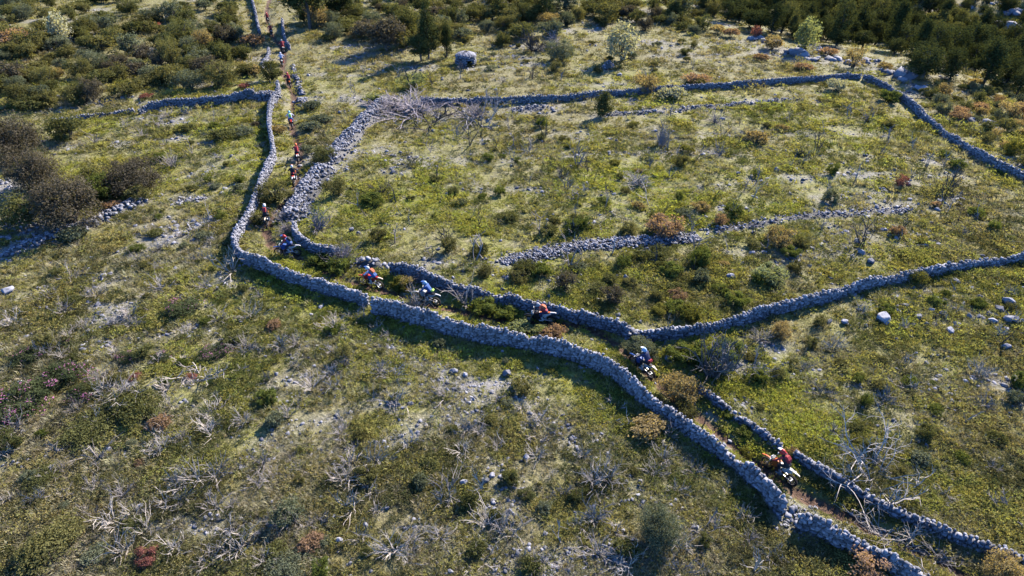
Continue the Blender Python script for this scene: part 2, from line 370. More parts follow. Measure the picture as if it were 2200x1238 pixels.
def put_stones(root, lst, most=300, minpx=9.0, part='stone'):
    """the stones that show largest become parts, the rest one joined part"""
    c = np.array(root.location)
    sc = []
    for s in lst:
        w = pxm(s[0]); sc.append(s[4] * w * w * s[2][0] * max(s[2][2], s[2][1]) if w * s[2][0] >= minpx * .8 else 0)
    order = np.argsort(sc)[::-1]; pick = [i for i in order[:most] if sc[i] > 0]; ps = set(pick)
    for i in pick:
        p, rt, s, k, fa = lst[i]; o = link(part, STONE_ME[k], root)
        m = Matrix(rt.tolist()).to_4x4() @ Matrix.Diagonal((*s, 1)); m.translation = Vector(p - c); o.matrix_local = m
    rest = [s for i, s in enumerate(lst) if i not in ps]
    if rest:
        me = joined('stones', [(p - c, rt, s, k, fa) for p, rt, s, k, fa in rest], [M['stone']])
        link('packed_stones', me, root, kind='stuff')
def U(a, b): return random.uniform(a, b)
CAMP = np.array([0, 0, CAM_H])
WALLS = []
def arc(path, step):
    L = np.concatenate([[0], np.cumsum(np.linalg.norm(np.diff(path, axis=0), axis=1))]); n = max(2, int(L[-1] / step))
    s = np.linspace(0, L[-1], n); return np.stack([np.interp(s, L, path[:, 0]), np.interp(s, L, path[:, 1])], 1), s
def wall(path_px, H, label, w=.36, parts=300, big=.72, seed=0, ragged=.30, name='drystone_wall', coarse=1.0):
    random.seed(seed + 500)
    H0, H1 = H if isinstance(H, tuple) else (H, H); H = max(H0, H1); K_ = max(1, len(path_px) - 1)
    top = catmull([P(x, y, H0 + (H1 - H0) * k / K_)[:2] for k, (x, y) in enumerate(path_px)], .5); pl, s = arc(top, .1); WALLS.append((pl, w))
    tan = np.gradient(pl, axis=0); tan /= np.linalg.norm(tan, axis=1)[:, None]; nor = np.stack([-tan[:, 1], tan[:, 0]], 1)
    z0 = height(pl[:, 0], pl[:, 1])
    pf = np.interp(s, [0, s[-1]], [H0, H1]) * (1 + ragged * 2.2 * (fbm(s, s * 0 + seed, 1.9, seed, 3) - .5) + ragged * .5 * (vnoise(s / .5, s * 0, seed + 9) - .5))
    pf = np.where(vnoise(s / 2.6, s * 0 + 3, seed + 4) > .80, pf * (1 - 1.9 * (vnoise(s / 2.6, s * 0 + 3, seed + 4) - .80)), pf)
    L = s[-1]; lst = []
    def at(q):
        i = min(len(s) - 1, int(q / L * (len(s) - 1))); return i
    for side in (-1, 1):
        z = 0.0; c = .2
        while z < H * 1.3:
            c = U(.13, .25) * big; q = U(0, .2)
            while q < L:
                ln = U(.16, .46) * big * coarse * (1.6 if random.random() < .12 else 1); i = at(q + ln / 2)
                if z + c * .5 < pf[i]:
                    bat = w / 2 * (1 - .28 * z / max(.3, pf[i])); dp = U(.18, .30)
                    n = nor[i] * side; p2 = pl[i] + n * (bat - dp * .42 + U(-.06, .05)); yaw = math.atan2(tan[i][1], tan[i][0])
                    gz_ = min(z0[i], hz(*p2)) if z < .3 else z0[i]
                    p = np.array([p2[0], p2[1], gz_ + z + c / 2 + U(-.02, .02)])
                    face = 1.0 if (n @ (CAMP[:2] - pl[i])) > 0 else .05
                    lst.append((p, rot3(U(-.2, .2), U(-.2, .2), yaw + U(-.28, .28)), np.array([ln * .97, dp * 1.1, c * 1.03]), random.randrange(14), face))
                q += ln
            z += c * .95
    q = 0.0
    while q < L:                                            # cap stones, tumbled
        ln = U(.2, .42) * big * coarse; i = at(q + ln / 2)
        for t in ((-.16, .2) if w < 1.0 else (-.34, 0, .34)):
            if random.random() < .93:
                p2 = pl[i] + nor[i] * (t * w * .8 + U(-.06, .06)); a, b = U(.14, .32) * big, U(.12, .32) * big
                lst.append((np.array([p2[0], p2[1], z0[i] + pf[i] + b * .2 + U(-.05, .07)]), rot3(U(-.4, .4), U(-.4, .4), U(0, 6.3)), np.array([a, a * U(.6, 1), b]), random.randrange(14), 1.25))
        q += ln * .86
    for k in range(int(L * 1.1)):                           # a few fallen at the foot
        i = random.randrange(len(s)); sd = random.choice((-1, 1)); p2 = pl[i] + nor[i] * sd * (w / 2 + abs(random.gauss(.1, .3))); a = U(.12, .3) * big
        lst.append((np.array([p2[0], p2[1], hz(*p2) + a * .2]), rot3(U(-.5, .5), U(-.5, .5), U(0, 6.3)), np.array([a, a * U(.6, 1), a * U(.5, .8)]), random.randrange(14), .6))
    mid = pl[len(pl) // 2]; root = empty(name, (mid[0], mid[1], hz(*mid))); tag(root, label, 'wall'); root['kind'] = 'thing'
    mb = MB(); sec = []
    for i in range(0, len(pl), 3):
        a = pl[i] + nor[i] * w * .30; b = pl[i] - nor[i] * w * .30; a2 = pl[i] + nor[i] * w * .2; b2 = pl[i] - nor[i] * w * .2; h = pf[i] * .93 - .03
        sec.append(np.array([[*b, z0[i] - .3], [*a, z0[i] - .3], [*a2, z0[i] + h], [*b2, z0[i] + h]]) - np.array(root.location))
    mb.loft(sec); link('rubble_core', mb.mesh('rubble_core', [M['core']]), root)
    put_stones(root, lst, parts)
    return root
def mound(path_px, width, H, label, dens=16, size=(.14, .42), seed=0, parts=120, name='rubble_bank', skew=0.0, cat='rubble bank', minpx=9.0):
    """a spread-out bank of loose stones over a low heap"""
    random.seed(seed + 900)
    base = catmull([P(x, y, H * .5)[:2] for x, y in path_px], .5); pl, s = arc(base, .15); WALLS.append((pl, width))
    tan = np.gradient(pl, axis=0); tan /= np.linalg.norm(tan, axis=1)[:, None]; nor = np.stack([-tan[:, 1], tan[:, 0]], 1)
    wv = width * (.75 + .5 * fbm(s, s * 0, 2.2, seed + 2, 2)); hv = H * (.6 + .8 * fbm(s, s * 0, 1.6, seed + 3, 2))
    e = np.clip(np.minimum(s, s[-1] - s) / .9, .1, 1); wv *= .5 + .5 * e; hv *= e
    prof = lambda u: max(0.0, 1 - abs(u) ** 2.0)
    mid = pl[len(pl) // 2]; root = empty(name, (mid[0], mid[1], hz(*mid))); tag(root, label, cat)
    mb = MB(); us = [-1.05, -.7, -.35, 0, .35, .7, 1.05]; vs = []
    idx = list(range(0, len(pl), 3))
    for i in idx:
        for u in us:
            p2 = pl[i] + nor[i] * (u + skew * (1 - abs(u))) * wv[i] * .5; vs.append([p2[0], p2[1], hz(*p2) - .09 + hv[i] * .85 * prof(u)])
    k = len(us); f = [[a * k + b, a * k + b + 1, (a + 1) * k + b + 1, (a + 1) * k + b] for a in range(len(idx) - 1) for b in range(k - 1)]
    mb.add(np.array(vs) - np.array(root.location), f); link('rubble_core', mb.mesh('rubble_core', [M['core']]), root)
    lst = []
    for _ in range(int(s[-1] * width * dens)):
        i = random.randrange(len(s)); u = random.gauss(0, .5)
        if abs(u) > 1.35: continue
        p2 = pl[i] + nor[i] * (u + skew * (1 - min(1, abs(u)))) * wv[i] * .5; a = size[0] + (size[1] - size[0]) * random.random() ** 2.0
        lst.append((np.array([p2[0], p2[1], hz(*p2) + hv[i] * .85 * prof(u) + a * U(-.05, .2)]), rot3(U(-.6, .6), U(-.6, .6), U(0, 6.3)), np.array([a, a * U(.6, 1), a * U(.45, .75)]), random.randrange(14), 1))
    put_stones(root, lst, parts, minpx)
    return root

wall([(597, 176), (592, 196), (578, 222), (576, 258), (581, 290), (585, 320), (577, 345), (562, 375), (548, 410), (532, 450), (515, 476), (503, 495), (501, 513), (509, 529), (530, 545), (570, 562), (610, 578), (650, 592), (690, 604), (730, 616), (770, 629), (784, 636)],
     (1.0, .9), 'long curving drystone wall hugging the trail bend, its tip crumbling by the red motorcycle', seed=1)
wall([(796, 640), (830, 647), (870, 659), (910, 672), (950, 684), (1000, 697), (1050, 708), (1100, 713), (1150, 723), (1200, 734), (1250, 749), (1290, 767), (1330, 791), (1360, 818), (1395, 846), (1430, 871), (1470, 898), (1510, 928), (1550, 956), (1590, 988), (1630, 1023), (1662, 1055), (1684, 1080)],
     (1.15, .8), 'tall unbroken drystone wall with deep shade below it, between field and muddy trail', seed=2)
wall([(1720, 1105), (1760, 1116), (1800, 1138), (1850, 1163), (1900, 1188), (1950, 1211), (2000, 1236), (2060, 1268), (2130, 1305), (2220, 1350)], .92, 'broad drystone wall end past the tumbled gap, behind the reddish shrub', seed=3)
wall([(632, 474), (631, 490), (641, 505), (660, 519), (690, 529), (714, 535), (726, 538)], .75, 'short hooked drystone wall under the purple-grey thicket on the inner trail bend', seed=4)
wall([(836, 567), (870, 569), (900, 579), (940, 596), (980, 609), (1020, 616), (1060, 627), (1100, 635), (1150, 651), (1200, 659), (1250, 671), (1300, 684), (1340, 696), (1352, 704)], (.85, .8), 'drystone wall on the uphill side of the trail behind the orange-shirted rider', seed=5)
wall([(1364, 711), (1400, 712), (1440, 708), (1480, 703), (1520, 697), (1560, 685), (1600, 677), (1640, 664), (1680, 652), (1730, 640), (1780, 628), (1830, 612), (1880, 600), (1930, 590), (1980, 581), (2030, 571), (2080, 560), (2130, 553), (2200, 545), (2270, 536), (2420, 512), (2600, 486), (2800, 455)],
     .72, 'straight drystone wall rising across the hillside above the pale boulders', seed=6)
wall([(1500, 832), (1530, 850), (1560, 872), (1590, 895), (1620, 915), (1650, 936), (1676, 956)], .36, 'low thin drystone wall between the tan bush and the broken corner', w=.30, seed=7)
wall([(1706, 968), (1730, 984), (1760, 1004), (1790, 1021), (1820, 1039), (1860, 1060), (1900, 1084), (1950, 1105), (2000, 1125), (2050, 1147), (2100, 1164), (2150, 1180), (2200, 1199), (2260, 1218), (2340, 1248), (2440, 1290)], .42, 'low drystone wall beside the sprawling bleached dead tree, running to a tan bush', w=.32, seed=8)
wall([(905, 210), (960, 212), (1020, 210), (1080, 210), (1140, 207), (1195, 206), (1235, 203), (1280, 197), (1330, 195), (1380, 190), (1420, 187), (1480, 183), (1540, 180), (1600, 175), (1660, 170), (1720, 167), (1780, 163), (1830, 157), (1850, 159)],
     .66, 'long level drystone wall closing the terraced field below the stone hut', seed=9, parts=0, coarse=1.2, ragged=.14)
wall([(1856, 161), (1890, 174), (1920, 190), (1950, 210), (1970, 226), (1990, 248), (2010, 262), (2040, 285), (2070, 305), (2100, 322), (2140, 345), (2180, 362), (2240, 388), (2340, 425), (2460, 470)], (.6, .75), 'drystone wall dropping down the ridge beside the bare rock outcrops', seed=10, parts=0, coarse=1.2, w=.42)
wall([(295, 233), (320, 224), (360, 216), (420, 211), (480, 206), (530, 198), (545, 198)], (.7, .95), 'shaded drystone wall below the dense evergreen scrub', seed=11, parts=0, coarse=1.2)
wall([(110, 256), (150, 253), (215, 243), (250, 241), (285, 236)], .35, 'low sunken line of wall stones trailing off into the scrub', seed=12, parts=0, coarse=1.2)
wall([(538, -15), (547, 20), (552, 45), (557, 66)], .75, 'upper drystone wall stub beside the last riders at the top of the trail', seed=13, parts=0, coarse=1.3)
wall([(577, 104), (573, 122), (561, 137)], .6, 'short pale stub of wall above the round dark bush by the trail', seed=14, parts=0, coarse=1.2)
wall([(606, 40), (607, 58), (612, 82), (621, 98)], .6, 'shaded wall stub under the big dark tree beside the trail', seed=15, parts=0, coarse=1.2)
wall([(548, 199), (575, 199), (596, 200)], .85, 'blocky wall junction where the scrub wall meets the trail wall', seed=16, parts=0, w=1.1, coarse=1.3)
mound([(628, 138), (633, 160), (642, 183), (650, 202)], 0.7, .25, 'low rubble line flanking the trail near the rider with an orange-tailed motorcycle', seed=21, parts=0)
mound([(647, 208), (648, 228)], 1.6, .35, 'small spill of stones at the end of the low rubble line', seed=22, parts=0)
mound([(826, 208), (795, 243), (768, 271), (742, 298), (717, 328), (704, 346)], 2.1, .7, 'wide collapsed wall of pale stones running down from the brushwood heap', seed=23, parts=0, dens=46, size=(.08, .32))
mound([(705, 352), (682, 375), (657, 405), (642, 430), (634, 455), (634, 470)], 2.5, .75, 'broad collapsed wall of sunlit pale stones beside the trail bend', seed=24, parts=200, dens=52, skew=-.2, size=(.08, .32), minpx=6)
mound([(762, 556), (800, 564), (834, 568)], 1.1, .5, 'tumbled end of wall under the grey thicket above the red motorcycle', seed=25, parts=60)
mound([(1080, 562), (1130, 551), (1180, 539), (1230, 529), (1280, 523), (1340, 519), (1400, 516), (1450, 512), (1500, 505)], 1.9, .24, 'broad grey bank of terrace rubble above the trail wall', seed=26, parts=150, dens=62, skew=-.2, size=(.05, .26), minpx=5)
mound([(1518, 496), (1570, 490), (1620, 483), (1680, 471), (1750, 463), (1850, 458), (1960, 449)], 1.5, .16, 'thinner bank of terrace rubble running uphill from an orange shrub', seed=27, parts=0, dens=20, size=(.06, .26))
mound([(1690, 1090), (1706, 1100), (1722, 1110)], 1.3, .45, 'tumbled gap of fallen stones between two tall wall ends', seed=28, parts=80)
mound([(780, 634), (800, 645)], 1.3, .4, 'crumbled gap in the wall below the red motorcycle', seed=29, parts=40)
mound([(1352, 703), (1372, 715)], 1.0, .7, 'rough corner of piled stones where three walls meet', seed=30, parts=40, size=(.2, .55))
mound([(730, 237), (752, 236)], .9, .55, 'small isolated stone pile between trail and brushwood heap', seed=31, parts=0)
mound([(1296, 140), (1318, 133)], 1.5, 1.1, 'shaded stone cairn beneath the white-flowering tree', seed=32, parts=0)
mound([(1290, 246), (1400, 240), (1480, 232), (1600, 222), (1720, 211)], 1.1, .22, 'thin pale terrace line of stones below the level field wall', seed=33, parts=0, dens=14, size=(.1, .32))
mound([(1100, 236), (1140, 232), (1190, 231)], 1.8, .2, 'scatter of pale stones below the level field wall', seed=34, parts=0, dens=9)
mound([(0, 546), (60, 526), (110, 502), (150, 488), (215, 468), (262, 445), (312, 424)], 1.5, .4, 'bright stony terrace edge below the big grey-brown bushes', seed=35, parts=0, dens=26, size=(.1, .36))
mound([(385, 432), (415, 427), (440, 426)], 1.3, .25, 'small bright stone patch in the grass beyond the trail wall', seed=36, parts=0, dens=12)

# the small round field hut
def hut():
    c = P(1001, 139); root = empty('field_hut', c); root.scale = (.9, .9, .82); tag(root, 'small round drystone field hut with a dark doorway and domed roof', 'hut'); random.seed(77)
    door = R(-62); lst = []; ra = 1.35
    for k in range(7):
        z = .1 + k * .19; n = int(2 * math.pi * ra / .36)
        for j in range(n):
            a = 2 * math.pi * (j + (k % 2) * .5) / n; d = (a - door + math.pi) % (2 * math.pi) - math.pi
            if abs(d) < .33 and k < 5: continue
            rr = ra - .02 * k + U(-.04, .04)
            lst.append((c + np.array([rr * math.cos(a), rr * math.sin(a), z]), rot3(U(-.1, .1), U(-.1, .1), a + math.pi / 2), np.array([U(.32, .44), .42, .21]), random.randrange(14), 1))
    for k in range(6):
        rr = 1.28 * math.cos(k / 6 * 1.35); z = 1.40 + .50 * math.sin(k / 6 * 1.45); n = max(3, int(2 * math.pi * rr / .38))
        for j in range(n):
            a = 2 * math.pi * (j + .5 * (k % 2)) / n
            lst.append((c + np.array([rr * math.cos(a), rr * math.sin(a), z]), rot3(.25, 0, a + math.pi / 2), np.array([U(.38, .5), .55, .16]), random.randrange(14), 1))
    for i, (p, rt, s, k, fa) in enumerate(lst):
        o = link('stone', STONE_ME[k], root); m = Matrix(rt.tolist()).to_4x4() @ Matrix.Diagonal((*s, 1)); m.translation = Vector(p - c); o.matrix_local = m
    mb = MB(); ring = []                                     # dark inner lining with an opening
    for zz, rr in ((-.1, 1.12), (1.0, 1.1)):
        ring.append([[rr * math.cos(door + t), rr * math.sin(door + t), zz] for t in np.linspace(.3, 2 * math.pi - .3, 21)])
    v = np.array(ring[0] + ring[1]); mb.add(v, [[i, i + 1, 22 + i, 21 + i] for i in range(20)])
    rr = np.array([[1.12 * math.cos(t), 1.12 * math.sin(t)] for t in np.linspace(0, 2 * math.pi, 18)[:-1]])
    prev = None; vv = []; ff = []
    for i, (sc_, zz) in enumerate(((1, 1.0), (.98, 1.4), (.7, 1.65), (.35, 1.78), (.02, 1.8))):
        vv += [[a * sc_, b * sc_, zz] for a, b in rr]
        if i: ff += [[(i - 1) * 17 + j, (i - 1) * 17 + (j + 1) % 17, i * 17 + (j + 1) % 17, i * 17 + j] for j in range(17)]
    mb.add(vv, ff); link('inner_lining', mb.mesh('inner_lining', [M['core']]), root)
    mb = MB(); d = np.array([math.cos(door), math.sin(door)]); mb.box((d[0] * 1.3, d[1] * 1.3, 1.08), (.25, .48, .07), rot=rot3(0, 0, door)); link('lintel', mb.mesh('lintel', [M['stone']]), root)
hut()

# boulders and outcrops
def hull_rock(seed):
    rg = np.random.default_rng(seed); bm = bmesh.new()
    for _ in range(26):
        p = rg.normal(size=3); p /= np.linalg.norm(p); p = p * rg.uniform(.36, .52) * np.array([1, .85, .7]); bm.verts.new(p)
    bmesh.ops.convex_hull(bm, input=bm.verts)
    for v in [v for v in bm.verts if not v.link_faces]: bm.verts.remove(v)
    bmesh.ops.dissolve_limit(bm, angle_limit=.34, verts=bm.verts, edges=bm.edges); bmesh.ops.bevel(bm, geom=list(bm.edges), offset=.03, segments=1, affect='EDGES')
    me = bpy.data.meshes.new('rock'); bm.to_mesh(me); bm.free(); me.materials.append(M['stone']); return me
ROCKS = [hull_rock(40 + k) for k in range(10)]
THINGS = []      # (object, description, photo px, py, kind key) waiting for their labels
def rock(px, py, w, desc, hgt=1.0, cat='rock', name='limestone_rock', group=None, protos=ROCKS):
    p = P(px, py); s = w / pxm(p); o = link(name, random.choice(protos), loc=(p[0], p[1], p[2] + s * .24 * hgt))
    o.scale = (s * U(1.3, 1.6), s * U(1.0, 1.35), s * U(1.2, 1.6) * hgt); o.rotation_euler = (U(-.15, .15), U(-.15, .15), U(0, 6.28)); o['category'] = cat
    if group: o['group'] = group
    THINGS.append((o, desc, px, py, cat + desc)); return o
random.seed(11)
for px, py, w in [(1895, 690, 30), (1813, 695, 17), (1780, 694, 14), (2163, 655, 27), (2169, 692, 27), (2145, 669, 20), (2129, 694, 19), (2055, 700, 17), (2024, 679, 18), (1942, 660, 17), (1972, 684, 16), (2000, 669, 16), (2011, 645, 14),
                  (2052, 607, 17), (2101, 683, 15), (2122, 677, 13), (2040, 714, 20), (2190, 694, 17), (2159, 748, 18), (2082, 682, 14), (1930, 672, 12), (1960, 700, 11), (1860, 702, 10), (2105, 640, 13), (2070, 655, 12), (1990, 700, 12), (2130, 720, 12), (1925, 640, 11), (2085, 622, 12), (2140, 615, 13), (1845, 668, 11)]:
    rock(px, py, w, 'pale weathered limestone rock in grass', group='rocks below the rising wall')
for px, py, w in [(1062, 1099, 15), (728, 1162, 14), (717, 1111, 11), (786, 1131, 12), (872, 962, 13), (1058, 1024, 14), (1043, 1037, 18), (997, 1040, 18), (968, 1231, 14), (303, 1090, 14), (1090, 805, 22), (755, 496, 12), (770, 504, 12), (1437, 775, 20), (585, 1078, 10), (690, 1070, 10), (833, 1093, 9),
                  (975, 800, 15), (1000, 808, 13), (960, 826, 10), (975, 838, 10), (990, 846, 10), (740, 730, 11), (690, 663, 13), (280, 740, 9), (220, 680, 9), (130, 970, 11), (205, 948, 10), (190, 715, 9), (1235, 1105, 12), (1275, 1090, 10), (1130, 985, 14), (1170, 1150, 12), (1085, 1230, 11), (700, 1225, 12), (752, 1212, 10), (20, 628, 24),
                  (1570, 598, 18), (1345, 600, 16), (1705, 555, 16), (1850, 545, 14), (1870, 565, 15), (1430, 578, 14), (1840, 520, 12), (1925, 515, 11), (1985, 530, 12), (1585, 375, 10), (1668, 366, 10), (1740, 362, 8), (1862, 350, 9), (1165, 415, 10), (960, 420, 10), (1260, 395, 9), (1090, 600, 13), (1080, 625, 12), (1640, 545, 12), (1715, 640, 8), (1330, 165, 14), (1700, 960, 10), (1990, 960, 12), (1910, 1030, 11), (2120, 1010, 12), (2080, 1190, 10), (1775, 1010, 8)]:
    rock(px, py, w, 'pale limestone rock', group='rocks scattered in the fields')
for px, py, w in [(1620, 84, 40), (1655, 92, 46), (1700, 118, 62), (1745, 128, 48), (1790, 130, 44), (1830, 138, 40), (1865, 133, 46), (1905, 158, 52), (1945, 168, 66), (1975, 190, 50), (1995, 206, 34), (2060, 252, 46), (2085, 262, 60), (2118, 272, 44), (1760, 112, 36), (1720, 104, 34), (2150, 60, 70), (2180, 30, 60), (2120, 40, 50), (2195, 90, 60), (2150, 10, 46), (2065, 20, 40), (2100, 80, 36)]:
    p = P(px, py); s = .78 * w / pxm(p); o = empty('rock_outcrop', p, U(0, 6.28)); o['category'] = 'rock outcrop'; o['group'] = 'outcrops along the ridge'; THINGS.append((o, 'bare grey limestone outcrop', px, py, ''))
    for k in range(7):
        q = link('slab', STONE_ME[random.randrange(14)], o); a = s * U(.22, .62) * (1 if k else 1.2); q.location = (random.gauss(0, .24) * s, random.gauss(0, .17) * s, a * U(-.02, .22)); q.scale = (a, a * U(.55, .9), a * U(.3, .75)); q.rotation_euler = (U(-.35, .35), U(-.35, .35), U(0, 6.28))
# ------------------------------------------------------------------ plants
LM = dict(
    scrub=leaf_mat('scrub_leaves', (.045, .052, .020), (.150, .152, .058), .35), pine=leaf_mat('pine_needles', (.022, .032, .014), (.080, .090, .034), .25),
    greybrown=leaf_mat('grey_brown_leaves', (.048, .043, .030), (.140, .120, .088), .3), greygreen=leaf_mat('grey_green_leaves', (.065, .078, .045), (.175, .19, .12), .3),
    olive=leaf_mat('olive_leaves', (.065, .064, .024), (.180, .172, .068), .35), green=leaf_mat('green_leaves', (.055, .072, .020), (.150, .178, .046), .4),
    orange=leaf_mat('orange_leaves', (.14, .095, .06), (.40, .255, .165), .45), tan=leaf_mat('tan_leaves', (.15, .115, .055), (.40, .31, .16), .48),
    red=leaf_mat('red_leaves', (.12, .055, .045), (.33, .13, .11), .4), white=leaf_mat('white_blossom', (.17, .18, .10), (.55, .53, .38), .4),
    yellow=leaf_mat('yellow_green_leaves', (.085, .09, .02), (.20, .19, .05), .4), palegreen=leaf_mat('pale_green_leaves', (.12, .15, .06), (.29, .31, .15), .45),
    rose=leaf_mat('rockrose_leaves', (.028, .040, .018), (.085, .10, .045), .25, hue=(.84, (.36, .14, .26))))
def wood_mat(name, a, b, hot=None):
    m, n, s = mat(name, .85); oi = n.nodes.new('ShaderNodeObjectInfo'); g = n.nodes.new('ShaderNodeNewGeometry')
    no = N(n, 'ShaderNodeTexNoise', Scale=5.0, Detail=4.0); n.links.new(g.outputs['Position'], no.inputs['Vector'])
    f = math_(n, 'ADD', math_(n, 'MULTIPLY', oi.outputs['Random'], .5), math_(n, 'MULTIPLY', no.outputs['Fac'], .5)); n.links.new(mix(n, f, a, b), s.inputs['Base Color']); return m
WM = dict(bleached=wood_mat('bleached_wood', (.24, .205, .175), (.42, .375, .33)), grey=wood_mat('grey_twigs', (.17, .145, .13), (.31, .275, .25)), purple=wood_mat('purple_grey_twigs', (.15, .125, .13), (.30, .26, .275)),
          charred=wood_mat('charred_wood', (.03, .026, .024), (.11, .095, .09)), bark=wood_mat('bark', (.07, .055, .042), (.16, .13, .105)))

def leaves(mb, n, K, rg, hgt, leaf, form='round', mi=0, base=0.0):
    c = []
    while len(c) < K:
        p = rg.uniform(-1, 1, 3); r = np.linalg.norm(p)
        if r > 1 or r < .35: continue
        if form == 'cone':
            zz = (p[2] + 1) / 2; p[:2] *= (1.05 - .85 * zz)
        if form == 'low' and p[2] < -.2: continue
        c.append(p)
    c = np.array(c); ct = rg.uniform(0, 1, K); cr = rg.uniform(.07, .24, K); k = rg.integers(0, K, n)
    off = rg.normal(size=(n, 3)); off /= np.linalg.norm(off, axis=1)[:, None]; off *= (rg.uniform(0, 1, n) ** .4)[:, None]
    p = c[k] * np.array([.42, .42, .40]) * (1 + .25 * ct[k] - .12)[:, None] + off * cr[k][:, None]
    p[:, 2] = base + (p[:, 2] + .5) * hgt; nrm = off * .7 + rg.normal(size=(n, 3)) * .6; nrm[:, 2] += .35; nrm /= np.linalg.norm(nrm, axis=1)[:, None]
    a = np.cross(nrm, rg.normal(size=(n, 3))); a /= np.linalg.norm(a, axis=1)[:, None]; b = np.cross(nrm, a)
    s = leaf * rg.uniform(.6, 1.35, n)[:, None]; p[:, 2] = np.maximum(p[:, 2], .02)
    if form == 'needle': a = a * 1.7; b = b * .45
    q = np.stack([p - a * s, p - b * s * .55, p + a * s, p + b * s * .55], 1)
    mb.quads(q, mi, np.clip(.62 * ct[k] + .38 * rg.uniform(0, 1, n), 0, 1)); return c
def stems(mb, rg, hgt, n, r, mi=1, lean=.33):
    for _ in range(n):
        a = rg.uniform(0, 6.28); e = np.array([math.cos(a) * lean * rg.uniform(.3, 1), math.sin(a) * lean * rg.uniform(.3, 1), hgt * rg.uniform(.5, .85)])
        m_ = e * .5 + rg.normal(size=3) * .03; mb.tube([(e[0] * .06, e[1] * .06, -.06), m_, e], [r, r * .7, r * .3], 4, mi)
FORMS = {}
def form(key, n, K, hgt, leaf, kind='round', st=7, base=0.0, vs=3, split=True):
    out = []
    for v in range(vs):
        rg = np.random.default_rng(hash_ := sum(map(ord, key)) * 31 + v * 7)
        h = hgt * rg.uniform(.9, 1.12)
        mb = MB(); leaves(mb, n, K, rg, h, leaf, kind, 0, base); ms = MB(); stems(ms, rg, h + base, st, .016, 0)
        lf = mb.mesh('foliage', [LM['scrub']]); sm = ms.mesh('stem', [WM['bark']])
        m2 = MB(); m2.v, m2.f, m2.m, m2.t, m2.nv = list(mb.v), list(mb.f), list(mb.m), list(mb.t), mb.nv
        stems(m2, np.random.default_rng(v), h + base, st, .016, 1)
        out.append((lf, sm, m2.mesh('shrub', [LM['scrub'], WM['bark']])))
    FORMS[key] = out
form('round', 2600, 30, .74, .031, 'round', vs=6); form('low', 1900, 40, .46, .036, 'low', vs=3); form('dense', 5600, 52, .76, .020, 'round', st=12, vs=6)
form('big', 15000, 80, .74, .0135, 'round', st=16, vs=4); form('mat', 5200, 90, .30, .018, 'low', vs=3); form('tall', 2400, 40, 1.15, .036, 'round'); form('cone', 3000, 54, 1.45, .034, 'cone'); form('sparse', 900, 30, .9, .030, 'round', st=14); form('tuft', 1300, 26, .62, .060, 'needle', st=3)
def tree_form(key, n, K, hgt, leaf, trunk_h, kind, vs=4):
    out = []
    for v in range(vs):
        rg = np.random.default_rng(sum(map(ord, key)) * 17 + v); mb = MB(); h = hgt * rg.uniform(.9, 1.15)
        c = leaves(mb, n, K, rg, h, leaf, kind, 0, trunk_h * .55); t = MB(); top = trunk_h * .55 + h * .8; wob = rg.normal(size=(4, 3)) * .025
        tp = np.array([[0, 0, -.1], [0, 0, top * .35], [0, 0, top * .7], [0, 0, top]]) + wob; t.tube(tp, [.040, .032, .02, .008], 6)
        for q in c[::3]:
            e = np.array([q[0] * .36, q[1] * .36, trunk_h * .55 + (q[2] * .36 + .5) * h]); z = max(.12, e[2] - .25 * rg.uniform(.5, 1.2)); b = np.array([np.interp(z, tp[:, 2], tp[:, 0]), np.interp(z, tp[:, 2], tp[:, 1]), z])
            t.tube([b, (b + e) / 2 + rg.normal(size=3) * .02, e], [.012, .009, .004], 3)
        out.append((mb.mesh('crown', [LM['pine']]), t.mesh('trunk', [WM['bark']])))
    FORMS[key] = out
tree_form('pine', 4600, 70, 1.15, .024, .16, 'round', 5); tree_form('fir', 4200, 60, 1.5, .026, .12, 'cone', 3); tree_form('oak', 5200, 60, .85, .026, .35, 'round', 3)

def setmat(o, i, m): o.material_slots[i].link = 'OBJECT'; o.material_slots[i].material = m
def plant(px, py, w, fm, kind, desc, cat='shrub', group=None, name=None, at=None, split=58, sq=1.0, stemk='bark'):
    p = np.array(at) if at is not None else P(px, py); s = w / pxm(p); v = random.choice(FORMS[fm]); nm = name or cat.replace(' ', '_').replace('-', '_')
    sc = (s * U(.78, 1.22), s * U(.78, 1.22), s * U(.8, 1.15) * sq); rz = U(0, 6.28); loc = (p[0], p[1], p[2] - .04)
    if len(v) == 2 or w >= split:
        o = empty(nm, loc, rz); o.scale = sc
        a = link('crown' if len(v) == 2 else 'foliage', v[0], o); setmat(a, 0, LM[kind]); b = link('trunk' if len(v) == 2 else 'stem', v[1], o)
        if stemk != 'bark': setmat(b, 0, WM[stemk])
    else:
        o = link(nm, v[2], loc=loc); o.rotation_euler = (0, 0, rz); o.scale = sc; setmat(o, 0, LM[kind])
        if stemk != 'bark': setmat(o, 1, WM[stemk])
    o['category'] = cat
    if group: o['group'] = group
    THINGS.append((o, desc, px, py, cat + desc)); return o

